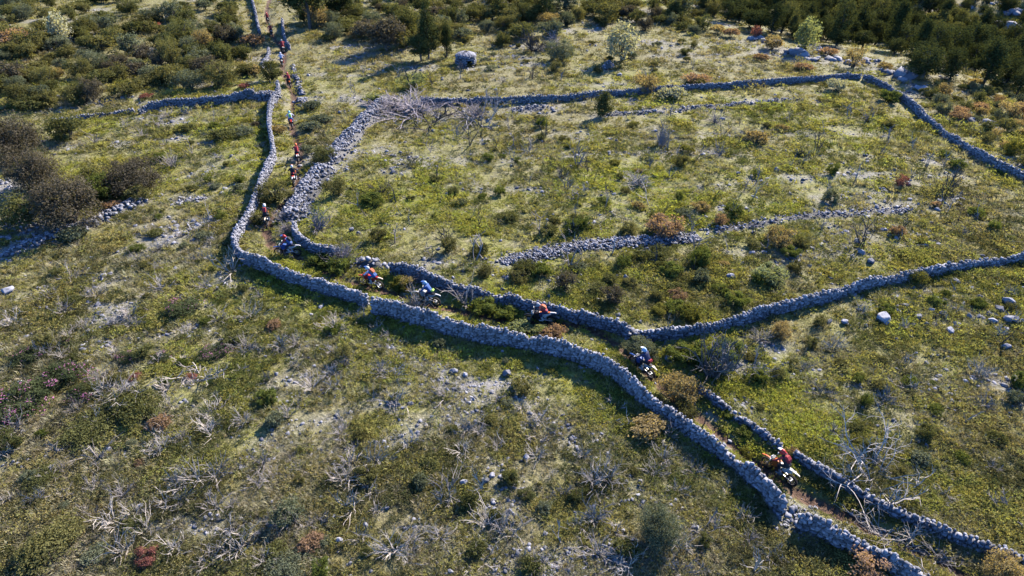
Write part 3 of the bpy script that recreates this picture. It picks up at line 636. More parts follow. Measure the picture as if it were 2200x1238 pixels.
# dead wood
def branch(mb, rg, p, d, L, r, depth, spread, up, sides=3, tips=None):
    n = 4; pts = [p]; q = p.copy(); dd = d.copy()
    for i in range(n):
        dd = dd + rg.normal(size=3) * .12 + np.array([0, 0, up * .10]); dd /= np.linalg.norm(dd); q = q + dd * L / n; q[2] = max(q[2], .01); pts.append(q.copy())
    mb.tube(pts, np.linspace(r, r * .55, n + 1), sides, 0, 0.0, False)
    if depth > 0:
        for k in range(rg.integers(2, 4) + (1 if depth > 1 else 0)):
            i = rg.integers(1, n + 1); e = dd * .8 + rg.normal(size=3) * spread; e[2] += up * .25; e /= np.linalg.norm(e)
            branch(mb, rg, pts[i], e, L * rg.uniform(.45, .75), r * .60, depth - 1, spread, up, sides, tips)
DEAD = {}
def dead(key, vs, stems_, L, r, depth, el, up, spread=.55, lean=0.0):
    out = []
    for v in range(vs):
        rg = np.random.default_rng(sum(map(ord, key)) * 13 + v * 5 + 1); mb = MB(); n = rg.integers(*stems_); a0 = rg.uniform(0, 6.28)
        for k in range(n):
            a = a0 + 2 * math.pi * k / n + rg.normal() * .35; e = R(rg.uniform(*el)); d = np.array([math.cos(a) * math.cos(e), math.sin(a) * math.cos(e), math.sin(e)])
            branch(mb, rg, np.array([rg.normal() * .02, rg.normal() * .02, -.03]), d, L * rg.uniform(.7, 1.2), r * rg.uniform(.7, 1.1), depth, spread, up)
        out.append(mb.mesh('branches', [WM['bleached']], attr=False))
    DEAD[key] = out
dead('fan', 9, (11, 19), .46, .0135, 2, (12, 70), .12, .34); dead('bowl', 7, (7, 11), .48, .017, 2, (28, 75), .3, .42); dead('upright', 6, (1, 3), .62, .022, 2, (62, 88), .5, .6)
dead('brush', 5, (26, 36), .42, .010, 2, (15, 85), .3, .5); dead('sprawl', 3, (8, 11), .48, .013, 3, (10, 60), .2, .6); dead('sapling', 6, (1, 4), .75, .034, 2, (50, 88), .5, .5); dead('fallen', 3, (3, 5), .5, .022, 3, (3, 22), .0, .5)
def snag(px, py, w, key, wood, desc, cat='dead shrub', group=None, sq=1.0, at=None, name=None):
    p = np.array(at) if at is not None else P(px, py); s = w / pxm(p); o = link(name or cat.replace(' ', '_'), random.choice(DEAD[key]), loc=(p[0], p[1], p[2] - .03)); o.scale = (s, s, s * sq); o.rotation_euler = (U(-.12, .12), U(-.12, .12), U(0, 6.28))
    if wood != 'bleached': setmat(o, 0, WM[wood])
    o['category'] = cat
    if group: o['group'] = group
    THINGS.append((o, desc, px, py, cat + desc)); return o

random.seed(21)
G1 = 'bleached dead shrubs below the long wall'
for t in [(33, 932, 35), (19, 978, 24), (101, 1025, 24), (205, 1046, 22), (137, 1066, 16), (16, 1077, 20), (249, 1122, 42), (314, 1140, 34), (339, 935, 30), (388, 943, 22), (448, 924, 24), (410, 962, 16), (423, 1033, 44), (383, 1043, 30), (393, 1077, 26), (508, 1003, 18), (552, 1041, 24), (500, 1088, 20), (511, 1175, 42), (497, 1148, 30), (535, 1164, 24),
          (448, 1208, 34), (382, 1186, 17), (82, 1200, 22), (66, 1216, 24), (31, 698, 28), (207, 636, 25), (344, 625, 26), (150, 724, 16), (176, 703, 16), (119, 747, 20), (243, 762, 22), (401, 713, 16), (540, 682, 26), (395, 780, 20), (344, 778, 22), (228, 842, 26), (300, 848, 28), (354, 840, 28), (168, 881, 24), (362, 873, 25), (460, 889, 28), (527, 762, 20), (520, 798, 16), (553, 757, 18), (290, 700, 14), (245, 697, 20),
          (723, 707, 28), (764, 681, 18), (813, 707, 17), (637, 743, 22), (635, 787, 20), (606, 756, 16), (710, 807, 24), (738, 787, 22), (818, 802, 26), (844, 810, 28), (671, 836, 32), (720, 833, 24), (852, 869, 30), (847, 888, 22), (940, 851, 16), (1005, 926, 32), (1030, 932, 20), (731, 934, 24), (736, 900, 20), (837, 727, 16), (640, 870, 14),
          (737, 1035, 36), (781, 1020, 26), (583, 1032, 24), (645, 1009, 16), (614, 1027, 14), (994, 973, 28), (1071, 966, 24), (961, 1061, 40), (958, 1081, 30), (796, 1055, 24), (634, 1125, 28), (845, 1187, 42), (881, 1171, 26), (945, 1153, 30), (1076, 1135, 32), (670, 1127, 17), (627, 991, 16), (881, 1205, 20), (691, 1222, 18), (907, 1143, 20),
          (1163, 907, 26), (1277, 1039, 40), (1403, 1019, 27), (1187, 1025, 16), (1493, 1017, 24), (1556, 1049, 18), (1182, 1071, 16), (1242, 1129, 24), (1277, 1120, 24), (1324, 1148, 26), (1286, 1189, 36), (1600, 1115, 24), (1165, 1213, 24), (1209, 1222, 24), (1125, 1200, 18), (1515, 1227, 18), (1455, 1055, 24), (1660, 1200, 28), (430, 560, 22), (345, 575, 18), (300, 560, 18), (215, 600, 18), (100, 640, 16), (440, 620, 20), (470, 690, 20), (560, 640, 16)]:
    snag(t[0], t[1], t[2] * 2.15, random.choice(('fan', 'fan', 'fan', 'bowl')), random.choice(('bleached', 'bleached', 'bleached', 'grey')), 'bleached leafless shrub', group=G1, sq=.9)
for t in [(429, 810, 44, 'fallen'), (261, 862, 48, 'sprawl'), (596, 1127, 34, 'brush')]:
    snag(t[0], t[1], t[2] * 2, t[3], 'bleached', 'large bleached dead shrub', sq=.9)
snag(1868, 1008, 185, 'sprawl', 'bleached', 'big sprawling bleached dead tree beside the low wall', 'dead tree', name='dead_tree', sq=.8)
snag(1912, 1166, 160, 'sprawl', 'bleached', 'grey dead tree leaning over the broad wall end', 'dead tree', name='dead_tree', sq=.8)
snag(2010, 1204, 90, 'sprawl', 'grey', 'smaller grey dead tree low over the broad wall end', 'dead tree', name='dead_tree', sq=.8)
snag(1880, 820, 60, 'fallen', 'bleached', 'bleached fallen branches in open grass', 'dead shrub')
snag(2150, 740, 70, 'upright', 'charred', 'dark dead shrub by the paired boulders', sq=1.3)
snag(1522, 812, 130, 'bowl', 'charred', 'tall dark leafless tree above the tan bush', 'dead tree', name='dead_tree', sq=1.7); snag(1545, 800, 110, 'brush', 'grey', 'grey twiggy dead tree beside the dark leafless one', 'dead tree', name='dead_tree', sq=1.2)
snag(1620, 800, 75, 'fan', 'grey', 'grey dead shrub past the dark leafless tree'); snag(1420, 730, 60, 'upright', 'grey', 'thin grey dead stems at the wall corner', sq=1.3); snag(1338, 722, 44, 'upright', 'purple', 'small purple-grey dead sapling at the wall end', sq=1.2)
snag(892, 672, 66, 'bowl', 'bleached', 'pale dead tree in front of the white motorcycle', 'dead tree', name='dead_tree', sq=1.5); snag(880, 668, 62, 'brush', 'grey', 'grey twig clump on the wall below the white motorcycle', sq=.8)
snag(905, 606, 66, 'brush', 'purple', 'purple-grey thicket against the uphill wall'); snag(930, 612, 44, 'brush', 'purple', 'small purple thicket on the uphill wall'); snag(1001, 657, 66, 'bowl', 'bleached', 'forked dead tree in front of the uphill wall', 'dead tree', name='dead_tree', sq=1.3); snag(1040, 642, 50, 'fallen', 'grey', 'grey branches lying on the uphill wall')
snag(742, 566, 80, 'brush', 'purple', 'purple-grey thicket over the hooked wall end'); snag(730, 556, 62, 'brush', 'grey', 'grey twiggy clump over the hooked wall end'); snag(684, 492, 84, 'brush', 'purple', 'round purple-brown leafless bush inside the wall hook'); snag(608, 478, 50, 'brush', 'grey', 'grey brush beside the trail bend'); snag(616, 500, 44, 'brush', 'purple', 'lower grey brush at the foot of the hooked wall')
snag(545, 488, 50, 'fallen', 'grey', 'grey fallen branches by the wall across from the black-shirted rider'); snag(500, 585, 84, 'bowl', 'bleached', 'bleached dead tree outside the wall bend', 'dead tree', name='dead_tree', sq=1.1); snag(444, 485, 50, 'upright', 'bleached', 'slender bleached dead tree in the grass beyond the bend', 'dead tree', name='dead_tree', sq=1.2)
snag(610, 375, 40, 'upright', 'charred', 'charred sapling beside the trail', sq=1.2); snag(620, 548, 50, 'brush', 'purple', 'low purple brush under the blue motorcycle', sq=.5)
snag(885, 244, 180, 'brush', 'purple', 'large purple-grey brushwood heap on the wall end', 'brushwood heap', sq=.36); snag(845, 236, 130, 'brush', 'purple', 'dusky flank of the brushwood heap', 'brushwood heap', sq=.4); snag(925, 266, 130, 'fallen', 'charred', 'black fallen log in the brushwood', 'fallen tree', name='fallen_tree'); snag(1015, 252, 120, 'brush', 'purple', 'purple twigs beside the black log', sq=.4); snag(1035, 266, 110, 'fallen', 'grey', 'pale fallen tree past the black log', 'fallen tree', name='fallen_tree'); snag(940, 255, 50, 'upright', 'charred', 'standing charred stump by the brushwood', sq=1.0)
snag(1370, 398, 84, 'brush', 'bleached', 'pale fallen brushwood mound in the terraced field', 'brushwood heap', sq=.55); snag(1395, 365, 34, 'upright', 'grey', 'dead stem behind the pale brushwood mound'); snag(1535, 264, 60, 'brush', 'purple', 'low purple-grey thicket under the level wall', sq=.7); snag(1421, 314, 48, 'brush', 'purple', 'tall narrow purple-grey dead bush in the terraced field', sq=1.7); snag(1722, 352, 34, 'upright', 'grey', 'dead shrub with black crown and pale stems', sq=1.3); snag(1720, 333, 34, 'brush', 'charred', 'black burnt crown above pale stems'); snag(1136, 328, 42, 'bowl', 'grey', 'grey dead shrub like an upturned broom'); snag(1190, 105, 60, 'brush', 'purple', 'purple-grey bush beside the grey-green one near the hut', sq=1.0); snag(1145, 110, 80, 'brush', 'charred', 'dark leafless bush near the stone hut', sq=1.0)
snag(878, 172, 46, 'upright', 'charred', 'dark dead tree near the trail clearing', 'dead tree', name='dead_tree', sq=1.6); snag(455, 268, 44, 'upright', 'grey', 'grey dead shrub below the shaded wall', sq=1.0); snag(205, 312, 40, 'bowl', 'grey', 'small grey dead tree above the big bushes', sq=1.1); snag(370, 360, 56, 'brush', 'grey', 'pale grey twiggy bush beside the big bushes', sq=.9); snag(415, 335, 40, 'upright', 'grey', 'thin grey dead shrub in the open grass', sq=1.2); snag(360, 250, 36, 'fan', 'grey', 'low grey dead shrub under the shaded wall'); snag(400, 245, 36, 'fan', 'bleached', 'pale dead shrub under the shaded wall')

KN = dict(scrub='evergreen bush', pine='evergreen bush', olive='olive bush', green='green bush', greygreen='grey-green bush', greybrown='brown bush', tan='dry shrub', orange='autumn shrub', red='red shrub', yellow='yellow-green bush', palegreen='pale bush', white='blossom bush', rose='rockrose')
# hand-placed living shrubs and trees
pl = plant
for px, py, w, fm, kd, ds in [
    (38, 350, 150, 'dense', 'greybrown', 'large dark grey-brown bush at the edge of the scrub'), (85, 410, 130, 'dense', 'greybrown', 'grey-brown bush between two larger ones'), (155, 482, 165, 'dense', 'greybrown', 'huge rounded grey-brown bush above the stony edge'), (290, 405, 125, 'dense', 'greybrown', 'rounded brown bush with bushy green neighbours'), (225, 425, 92, 'dense', 'green', 'bright green bush between the brown ones'), (195, 395, 60, 'round', 'scrub', 'dark green bush peeking over the big one'), (150, 300, 80, 'round', 'scrub', 'dark green bush uphill of the grey-brown ones'), (300, 430, 60, 'round', 'olive', 'olive shrub under the rounded brown bush'), (60, 480, 100, 'dense', 'scrub', 'dark shaded bush beneath the grey-brown ones'), (160, 510, 60, 'low', 'greygreen', 'low grey-green shrub on the stony edge'), (245, 448, 44, 'low', 'orange', 'small orange-leaved shrub under the green bush'), (345, 345, 36, 'round', 'green', 'small green bush beside the rounded brown one'),
    (478, 300, 60, 'low', 'scrub', 'dark low shrub in the grass outside the wall'), (520, 290, 50, 'low', 'greygreen', 'grey-green low shrub outside the wall'), (405, 282, 40, 'low', 'scrub', 'small dark shrub below the shaded wall'),
    (390, 672, 120, 'low', 'rose', 'wide dark rockrose mat in the near pasture'), (460, 762, 84, 'round', 'rose', 'rounded rockrose beside a dead shrub'), (505, 735, 44, 'round', 'scrub', 'small round dark shrub in the near pasture'), (290, 885, 130, 'low', 'scrub', 'wide dark green shrub mat among dead shrubs'), (190, 930, 110, 'low', 'scrub', 'dark shrub mat below the rockrose rows'), (115, 1185, 150, 'low', 'olive', 'wide dusky shrub mat in the corner of the pasture'), (620, 1120, 70, 'round', 'greygreen', 'grey-green bush with bleached stems'), (1412, 1160, 125, 'dense', 'greygreen', 'grey-olive bushy tree on the stony slope'), (610, 1232, 100, 'low', 'greygreen', 'greyish low shrub at the bottom of the pasture'), (690, 1232, 60, 'round', 'green', 'green shrub beside the greyish one'), (90, 1035, 90, 'low', 'scrub', 'dark low shrub behind a dead shrub'), (25, 960, 60, 'round', 'scrub', 'dark shrub under a bleached dead shrub'),
    (60, 770, 100, 'low', 'rose', 'pink-flowered rockrose at the stony streak'), (130, 822, 150, 'low', 'rose', 'long pink-flowered rockrose row'), (55, 872, 150, 'low', 'rose', 'lower pink-flowered rockrose row'), (185, 850, 90, 'low', 'rose', 'pink-flowered rockrose at the row end'), (275, 772, 66, 'low', 'rose', 'purple-flowered rockrose beside dead twigs'), (345, 772, 60, 'low', 'rose', 'pink-flowered rockrose under pale twigs'), (30, 905, 70, 'low', 'rose', 'small pink-flowered rockrose below the rows'), (140, 745, 50, 'low', 'rose', 'small rockrose under the stony streak'),
    (318, 1203, 56, 'round', 'red', 'bright red-leaved bush in the near pasture'), (292, 812, 30, 'low', 'red', 'small reddish shrub beside the rockrose'), (412, 812, 26, 'low', 'red', 'small red-twigged shrub by fallen branches'), (345, 918, 54, 'low', 'orange', 'faded orange shrub among bleached ones'), (672, 1170, 60, 'low', 'orange', 'rusty low shrub near the grey-green bush'), (1390, 930, 90, 'low', 'tan', 'rusty tan shrub at the foot of the tall wall'), (590, 705, 40, 'low', 'orange', 'rusty shrub at the dead sapling'), (1868, 1245, 96, 'round', 'orange', 'reddish-brown shrub at the foot of the broad wall'), (300, 1000, 30, 'low', 'orange', 'tiny rusty shrub in pasture'),
    (1462, 858, 100, 'dense', 'tan', 'golden tan bush beside the navy-shirted rider'), (1375, 765, 76, 'dense', 'greygreen', 'pale dry bush uphill of the navy-shirted rider'), (1470, 895, 60, 'round', 'olive', 'olive shrub under the golden tan bush'), (1190, 724, 62, 'low', 'orange', 'orange-brown shrub beside the trail below the dark motorcycle'), (1120, 712, 60, 'low', 'palegreen', 'pale green low shrub beside the trail'), (1160, 716, 46, 'low', 'palegreen', 'small pale shrub beside the orange-brown one'), (1510, 782, 84, 'tuft', 'green', 'tall green broom under the dark dead tree'), (1560, 770, 76, 'tuft', 'green', 'second tall green broom under the dead tree'), (1460, 770, 60, 'tuft', 'green', 'green broom beside the pale dry bush'), (1678, 722, 66, 'dense', 'tan', 'round tan bush under the rising wall'), (1965, 608, 44, 'dense', 'yellow', 'yellow-green bush growing on the rising wall'), (2148, 1240, 100, 'dense', 'tan', 'big tan bush covering the low wall'), (1605, 975, 40, 'low', 'yellow', 'yellowish plant by the orange motorcycle'), (1650, 1000, 40, 'sparse', 'orange', 'rusty plant under the orange motorcycle'), (1700, 975, 34, 'low', 'orange', 'pinkish plant on the broken wall corner'),
    (875, 622, 44, 'sparse', 'tan', 'yellowish leafy branch by the white motorcycle'), (1650, 600, 66, 'tuft', 'palegreen', 'soft pale green bush in the upper field'), (1630, 610, 44, 'tuft', 'green', 'green shrub under the soft pale one'), (1582, 655, 58, 'tuft', 'green', 'rounded green broom above the field wall'), (1482, 685, 52, 'round', 'yellow', 'yellow-green shrub above the wall corner'), (1418, 672, 42, 'round', 'yellow', 'yellow-dark shrub above the wall corner'), (1450, 668, 44, 'tuft', 'green', 'green tuft above the wall corner'), (1318, 648, 58, 'round', 'greybrown', 'brown shrub above the trail wall'), (1215, 618, 50, 'round', 'greybrown', 'reddish-brown domed shrub above the trail wall'), (1338, 572, 40, 'round', 'green', 'green shrub on the rubble bank'), (1345, 560, 32, 'round', 'yellow', 'yellow tip of the rubble bank shrub'), (1422, 505, 84, 'round', 'orange', 'broad orange shrub above the rubble bank'), (1545, 482, 40, 'round', 'orange', 'small round orange shrub above the rubble bank'), (1935, 398, 38, 'round', 'red', 'salmon-red shrub in the terraced field'), (1672, 525, 62, 'round', 'tan', 'tan shrub on the thin rubble bank'), (1625, 305, 62, 'low', 'tan', 'low tan shrub in the terraced field'), (1500, 570, 52, 'tuft', 'green', 'bright green broom under the rubble bank'), (1042, 594, 42, 'round', 'olive', 'olive shrub below the rubble spill'), (1112, 605, 50, 'round', 'olive', 'bushy olive shrub above the trail wall'), (1160, 590, 44, 'tuft', 'green', 'green tuft below the rubble bank'), (1440, 590, 50, 'tuft', 'green', 'green broom in the field corner'), (1250, 492, 44, 'tuft', 'green', 'green shrub in the middle of the field'), (1240, 478, 34, 'round', 'scrub', 'dark yellow-green shrub in the middle of the field'), (1575, 462, 48, 'round', 'green', 'green shrub behind the orange one'), (1455, 640, 40, 'round', 'orange', 'pinkish orange shrub below the rubble'),
    (800, 438, 54, 'tuft', 'green', 'green shrub in the grass beside the collapsed wall'), (695, 348, 60, 'dense', 'scrub', 'dark bush on the gap in the collapsed wall'), (585, 175, 66, 'dense', 'scrub', 'round dark bush above the wall junction'), (592, 432, 76, 'dense', 'olive', 'olive bush between wall and trail'), (560, 480, 44, 'round', 'olive', 'small olive bush by the wall inside the bend'), (720, 420, 54, 'round', 'olive', 'olive shrub behind the collapsed wall'), (885, 190, 66, 'sparse', 'palegreen', 'pale green bush by the dark dead tree'), (805, 222, 34, 'tuft', 'palegreen', 'small fresh green bush above the brushwood heap'), (690, 262, 50, 'low', 'greygreen', 'heathy shrub beside the trail'), (665, 280, 46, 'low', 'greygreen', 'second heathy shrub beside the trail'), (600, 285, 40, 'low', 'tan', 'tan heath along the trail'), (672, 235, 50, 'low', 'greygreen', 'heathy shrub uphill beside the trail'), (660, 330, 40, 'low', 'greygreen', 'grey heath under the dark gap bush'),
    (730, 585, 66, 'tuft', 'green', 'lush grassy shrub below the hooked wall'), (690, 570, 50, 'tuft', 'green', 'grass clump in the shaded lane'), (860, 620, 50, 'tuft', 'yellow', 'sunlit grass clump in the lane'), (1085, 682, 46, 'tuft', 'green', 'bright grass clump by the dark motorcycle'), (1600, 932, 40, 'tuft', 'green', 'bright grass clump behind the orange motorcycle'), (1040, 670, 60, 'tuft', 'green', 'shaded grass clump under the uphill wall'), (1565, 896, 34, 'tuft', 'green', 'grass clump beside the low thin wall'),
    (545, 100, 76, 'low', 'orange', 'orange-tan shrub patch beside the trail top'), (545, 160, 50, 'low', 'tan', 'tan shrub beside the round dark bush'), (525, 190, 28, 'low', 'red', 'crimson shrub at the shaded wall'), (315, 212, 26, 'low', 'red', 'small red shrub at the scrub edge'), (40, 105, 90, 'low', 'orange', 'russet shrub patch in the scrub'), (330, 62, 40, 'low', 'red', 'russet shrub in the upper scrub'),
    (1622, 82, 30, 'tall', 'red', 'bright red shrub on the ridge'), (1570, 80, 40, 'low', 'orange', 'tan-orange shrub on the ridge'), (1540, 72, 40, 'low', 'tan', 'tan shrub on the ridge'), (1635, 130, 32, 'low', 'orange', 'small salmon shrub under the ridge'), (1660, 105, 56, 'round', 'tan', 'tan bush among the ridge slabs'), (1725, 150, 40, 'low', 'orange', 'rusty shrub above the ridge wall'), (1780, 118, 36, 'low', 'orange', 'orange shrub between ridge slabs'), (1832, 145, 56, 'sparse', 'tan', 'thin dry bush above the wall bend'), (1900, 152, 40, 'low', 'tan', 'dry bush behind the wall bend'), (1795, 195, 44, 'round', 'white', 'whitish bush below the wall bend'), (1910, 218, 44, 'tuft', 'green', 'rounded green broom inside the ridge wall'), (1385, 198, 60, 'round', 'tan', 'tan bush growing over the level wall'), (1495, 178, 56, 'low', 'orange', 'orange scrub on the level wall'), (1440, 212, 66, 'low', 'white', 'whitish low shrub below the level wall'), (1295, 250, 46, 'cone', 'scrub', 'small dark conifer below the level wall'), (1205, 132, 66, 'dense', 'greygreen', 'grey-green bush near the stone hut'), (1500, 185, 40, 'low', 'scrub', 'dark thicket behind the level wall')]:
    if w >= 110 and fm == 'dense': fm = 'big'
    if kd == 'rose': fm = 'dense'; w *= .85
    if kd in ('scrub', 'olive', 'greygreen') and fm == 'low' and w > 80: fm = 'mat'
    pl(px, py, w, fm, kd, ds, sq=.42 if kd == 'rose' else .9, cat=KN.get(kd, 'shrub') if fm != 'tuft' else 'broom')
pl(135, 92, 56, 'tall', 'white', 'white-blossomed small tree in the upper scrub', 'tree', split=10, name='blossom_tree'); pl(1335, 132, 72, 'tall', 'white', 'white-flowering tree above the stone cairn', 'tree', split=10, name='blossom_tree')
for px, py, w, fm, kd, ds in [(665, 62, 120, 'oak', 'pine', 'big dark evergreen tree beside the trail top'), (725, 40, 90, 'oak', 'pine', 'dark evergreen tree behind the big one'), (1172, 48, 76, 'fir', 'pine', 'dark conifer at the top of the slope'), (1215, 20, 110, 'pine', 'pine', 'dark pine behind the conifer'), (922, 128, 74, 'fir', 'pine', 'dark conifer beside the stone hut'), (960, 125, 46, 'fir', 'pine', 'small conifer hard by the stone hut'), (905, 132, 60, 'oak', 'pine', 'dark tree above the trail clearing'), (830, 110, 90, 'oak', 'greybrown', 'brown-green tree above the stony clearing'), (875, 90, 70, 'oak', 'scrub', 'dark tree above the brown-green one'), (1730, 110, 56, 'tall', 'palegreen', 'pale green young tree against the pine wood')]:
    pl(px, py, w, fm, kd, ds, 'tree', name='evergreen_tree' if kd in ('pine', 'scrub') else 'broadleaf_tree', split=10)

# scattered fills
def in_poly(px, py, poly):
    ins = False; j = len(poly) - 1
    for i in range(len(poly)):
        a, b = poly[i], poly[j]
        if (a[1] > py) != (b[1] > py) and px < (b[0] - a[0]) * (py - a[1]) / (b[1] - a[1]) + a[0]: ins = not ins
        j = i
    return ins
def fill(poly, n, gap, fn, seed, clear=1.0, even=False):
    random.seed(seed); got = []; x0, x1 = min(p[0] for p in poly), max(p[0] for p in poly); y0, y1 = min(p[1] for p in poly), max(p[1] for p in poly); tries = 0
    while len(got) < n and tries < n * 40:
        tries += 1; px, py = U(x0, x1), U(y0, y1)
        if not in_poly(px, py, poly): continue
        p = P(px, py); g = gap
        if any((p[0] - q[0]) ** 2 + (p[1] - q[1]) ** 2 < g * g for q in got): continue
        if pdist(p[:1], p[1:2], TRAIL)[0] < clear: continue
        if any(pdist(p[:1], p[1:2], w[0][::6])[0] < w[1] / 2 + .45 for w in WALLS): continue
        got.append(p); fn(px, py, p)
def wchoice(*kv): return random.choices([k for k, _ in kv], [w for _, w in kv])[0]
DS = dict(scrub='dark evergreen scrub bush', pine='very dark evergreen bush', olive='olive scrub bush', green='bright green scrub bush', greygreen='grey-green scrub bush', greybrown='brownish scrub bush', tan='dry tan shrub', orange='rusty orange shrub', yellow='yellow-green leafy shrub', palegreen='pale green leafy shrub', white='whitish blossom-covered scrub bush', red='reddish shrub')
def scrub_bush(lo, hi, kinds, forms, grp):
    def f(px, py, p):
        s = pxm(p); k = wchoice(*kinds); fm = wchoice(*forms); plant(px, py, U(lo, hi) * s, fm, k, DS[k] if fm != 'tuft' else 'tufted ' + DS[k], KN[k] if fm != 'tuft' else 'broom', group=grp, at=p, split=1e9, sq=U(.85, 1.15))
    return f
fill([(-40, -30), (520, -30), (520, 60), (500, 110), (545, 150), (520, 185), (300, 205), (180, 235), (-40, 240)], 190, 1.4, scrub_bush(1.8, 3.9, [('scrub', 4), ('olive', 3), ('greygreen', 2), ('greybrown', .6), ('tan', .25)], [('dense', 3), ('round', 4), ('low', 2)], 'evergreen scrub above the shaded wall'), 1)
fill([(625, -30), (1480, -30), (1560, 50), (1500, 75), (1250, 60), (1100, 100), (880, 110), (760, 95), (660, 85)], 215, 1.45, scrub_bush(1.9, 4.0, [('scrub', 4), ('olive', 3), ('greygreen', 1.5), ('greybrown', 1), ('tan', .6), ('white', .12)], [('dense', 3), ('round', 4), ('low', 2)], 'scrub along the top of the slope'), 2)
fill([(640, 60), (760, 90), (860, 110), (1080, 160), (1280, 165), (1500, 150), (1500, 90), (1250, 80), (1000, 80), (800, 60)], 34, 2.6, scrub_bush(.8, 1.6, [('olive', 3), ('greygreen', 3), ('scrub', 2), ('tan', 1)], [('round', 3), ('low', 3)], 'small shrubs around the stone hut'), 3)
fill([(1950, 195), (2050, 190), (2120, 175), (2230, 230), (2230, 370), (2130, 325), (2030, 250)], 46, 1.5, scrub_bush(1.1, 2.2, [('tan', 4), ('olive', 3), ('scrub', 2), ('greygreen', 2), ('orange', .8), ('yellow', .6)], [('round', 4), ('low', 2), ('sparse', 1)], 'dry shrubs beyond the ridge wall'), 4)
def pine(px, py, p):
    s = pxm(p); k = wchoice(('pine', 5), ('scrub', 1.5)); plant(px, py, U(2.7, 4.6) * s, wchoice(('pine', 5), ('oak', 3), ('fir', .5)), k, 'dark pine in the wood' if k == 'pine' else 'lighter evergreen in the wood', 'tree', 'pines behind the ridge', 'pine_tree', at=p, sq=U(.75, 1.05))
fill([(1480, -25), (2000, -25), (2060, 60), (2230, 110), (2230, 215), (2100, 185), (1990, 180), (1900, 118), (1760, 98), (1660, 78), (1560, 48)], 230, 2.0, pine, 5)
fill([(1950, -30), (2230, -30), (2230, 110), (2080, 60)], 50, 2.6, scrub_bush(1.8, 3.6, [('scrub', 4), ('olive', 2), ('pine', 3)], [('dense', 3), ('round', 3)], 'scrub on the far rocky slope'), 6)
fill([(740, 440), (1000, 350), (1100, 250), (1900, 240), (2180, 390), (2200, 520), (1700, 600), (1400, 660), (1050, 590), (760, 520)], 75, 1.3, scrub_bush(.7, 1.5, [('scrub', 3), ('green', 3), ('olive', 2), ('greygreen', 1.5), ('tan', .8), ('orange', .6), ('yellow', .8)], [('round', 3), ('low', 3), ('tuft', 3)], 'small shrubs in the terraced field'), 7)
fill([(560, 250), (540, 400), (480, 520), (250, 560), (340, 400), (420, 260)], 16, 1.5, scrub_bush(.7, 1.4, [('scrub', 3), ('green', 2), ('greygreen', 2), ('greybrown', 1)], [('round', 3), ('low', 3)], 'small shrubs outside the trail bend'), 8)
fill([(0, 560), (480, 560), (760, 660), (1300, 830), (1600, 1040), (1700, 1238), (0, 1238)], 80, 1.0, scrub_bush(.5, 1.2, [('scrub', 3), ('olive', 3), ('green', 2), ('greygreen', 2), ('rose', 0)], [('low', 4), ('round', 2), ('tuft', 2)], 'small shrubs in the near pasture'), 9)
fill([(1580, 720), (2200, 580), (2230, 1150), (1800, 990), (1620, 890)], 34, 1.2, scrub_bush(.5, 1.1, [('scrub', 2), ('olive', 3), ('green', 3), ('greygreen', 1)], [('low', 4), ('round', 2), ('tuft', 2)], 'small shrubs around the boulders'), 10)
def sapl(px, py, p):
    s = pxm(p); snag(px, py, U(1.0, 1.9) * s, wchoice(('sapling', 5), ('upright', 3), ('bowl', 1.5)), wchoice(('charred', 3), ('grey', 3), ('purple', 2), ('bleached', 1)), 'small leafless sapling', 'dead sapling', 'dead saplings in the terraced field', at=p, sq=U(.9, 1.4))
fill([(760, 460), (900, 330), (1080, 250), (1900, 240), (2160, 380), (2150, 500), (1700, 560), (1400, 600), (1050, 580), (780, 530)], 105, 1.4, sapl, 11)
def dshrub(px, py, p):
    s = pxm(p); snag(px, py, U(.9, 1.7) * s, wchoice(('fan', 3), ('bowl', 2), ('fallen', 1), ('upright', 1)), wchoice(('bleached', 3), ('grey', 2)), 'small pale dead shrub', 'dead shrub', 'small dead shrubs among grass', at=p)
fill([(0, 600), (480, 540), (760, 660), (1300, 840), (1600, 1040), (1700, 1238), (0, 1238)], 80, 1.1, dshrub, 12)
fill([(1600, 720), (2200, 600), (2230, 1150), (1800, 990)], 26, 2.0, dshrub, 13)
fill([(250, 270), (560, 230), (560, 380), (470, 540), (330, 540), (350, 400)], 18, 1.8, dshrub, 14)
fill([(660, 210), (800, 150), (1300, 160), (1500, 150), (1380, 180), (900, 200)], 14, 2.0, sapl, 15)

# ------------------------------------------------------------------ ground cover (uncountable): one object each
PROTO = {}
def proto(colname, meshes):
    c = bpy.data.collections.new(colname)
    for i, m in enumerate(meshes):
        o = bpy.data.objects.new('%s_%02d' % (colname, i), m); c.objects.link(o)
    return c
def blades(n, hgt, spread, w, seed, mt, curl=.5, tip=0.0):
    rg = np.random.default_rng(seed); mb = MB(); a = rg.uniform(0, 6.28, n); r = spread * np.sqrt(rg.uniform(0, 1, n)); b = np.stack([np.cos(a) * r, np.sin(a) * r, np.zeros(n) - .02], 1)
    h = hgt * rg.uniform(.5, 1.1, n); out = np.stack([np.cos(a + rg.normal(size=n) * .6), np.sin(a + rg.normal(size=n) * .6), np.zeros(n)], 1); side = np.stack([-out[:, 1], out[:, 0], np.zeros(n)], 1) * w
    m_ = b + out * (h * curl * .35)[:, None]; m_[:, 2] += h * .65; t = b + out * (h * curl)[:, None]; t[:, 2] += h
    ti = rg.uniform(0, 1, n)
    mb.quads(np.stack([b - side, b + side, m_ + side * .8, m_ - side * .8], 1), 0, ti); mb.tris(np.stack([m_ - side * .8, m_ + side * .8, t], 1), 0, ti); return mb.mesh('tuft', [mt])
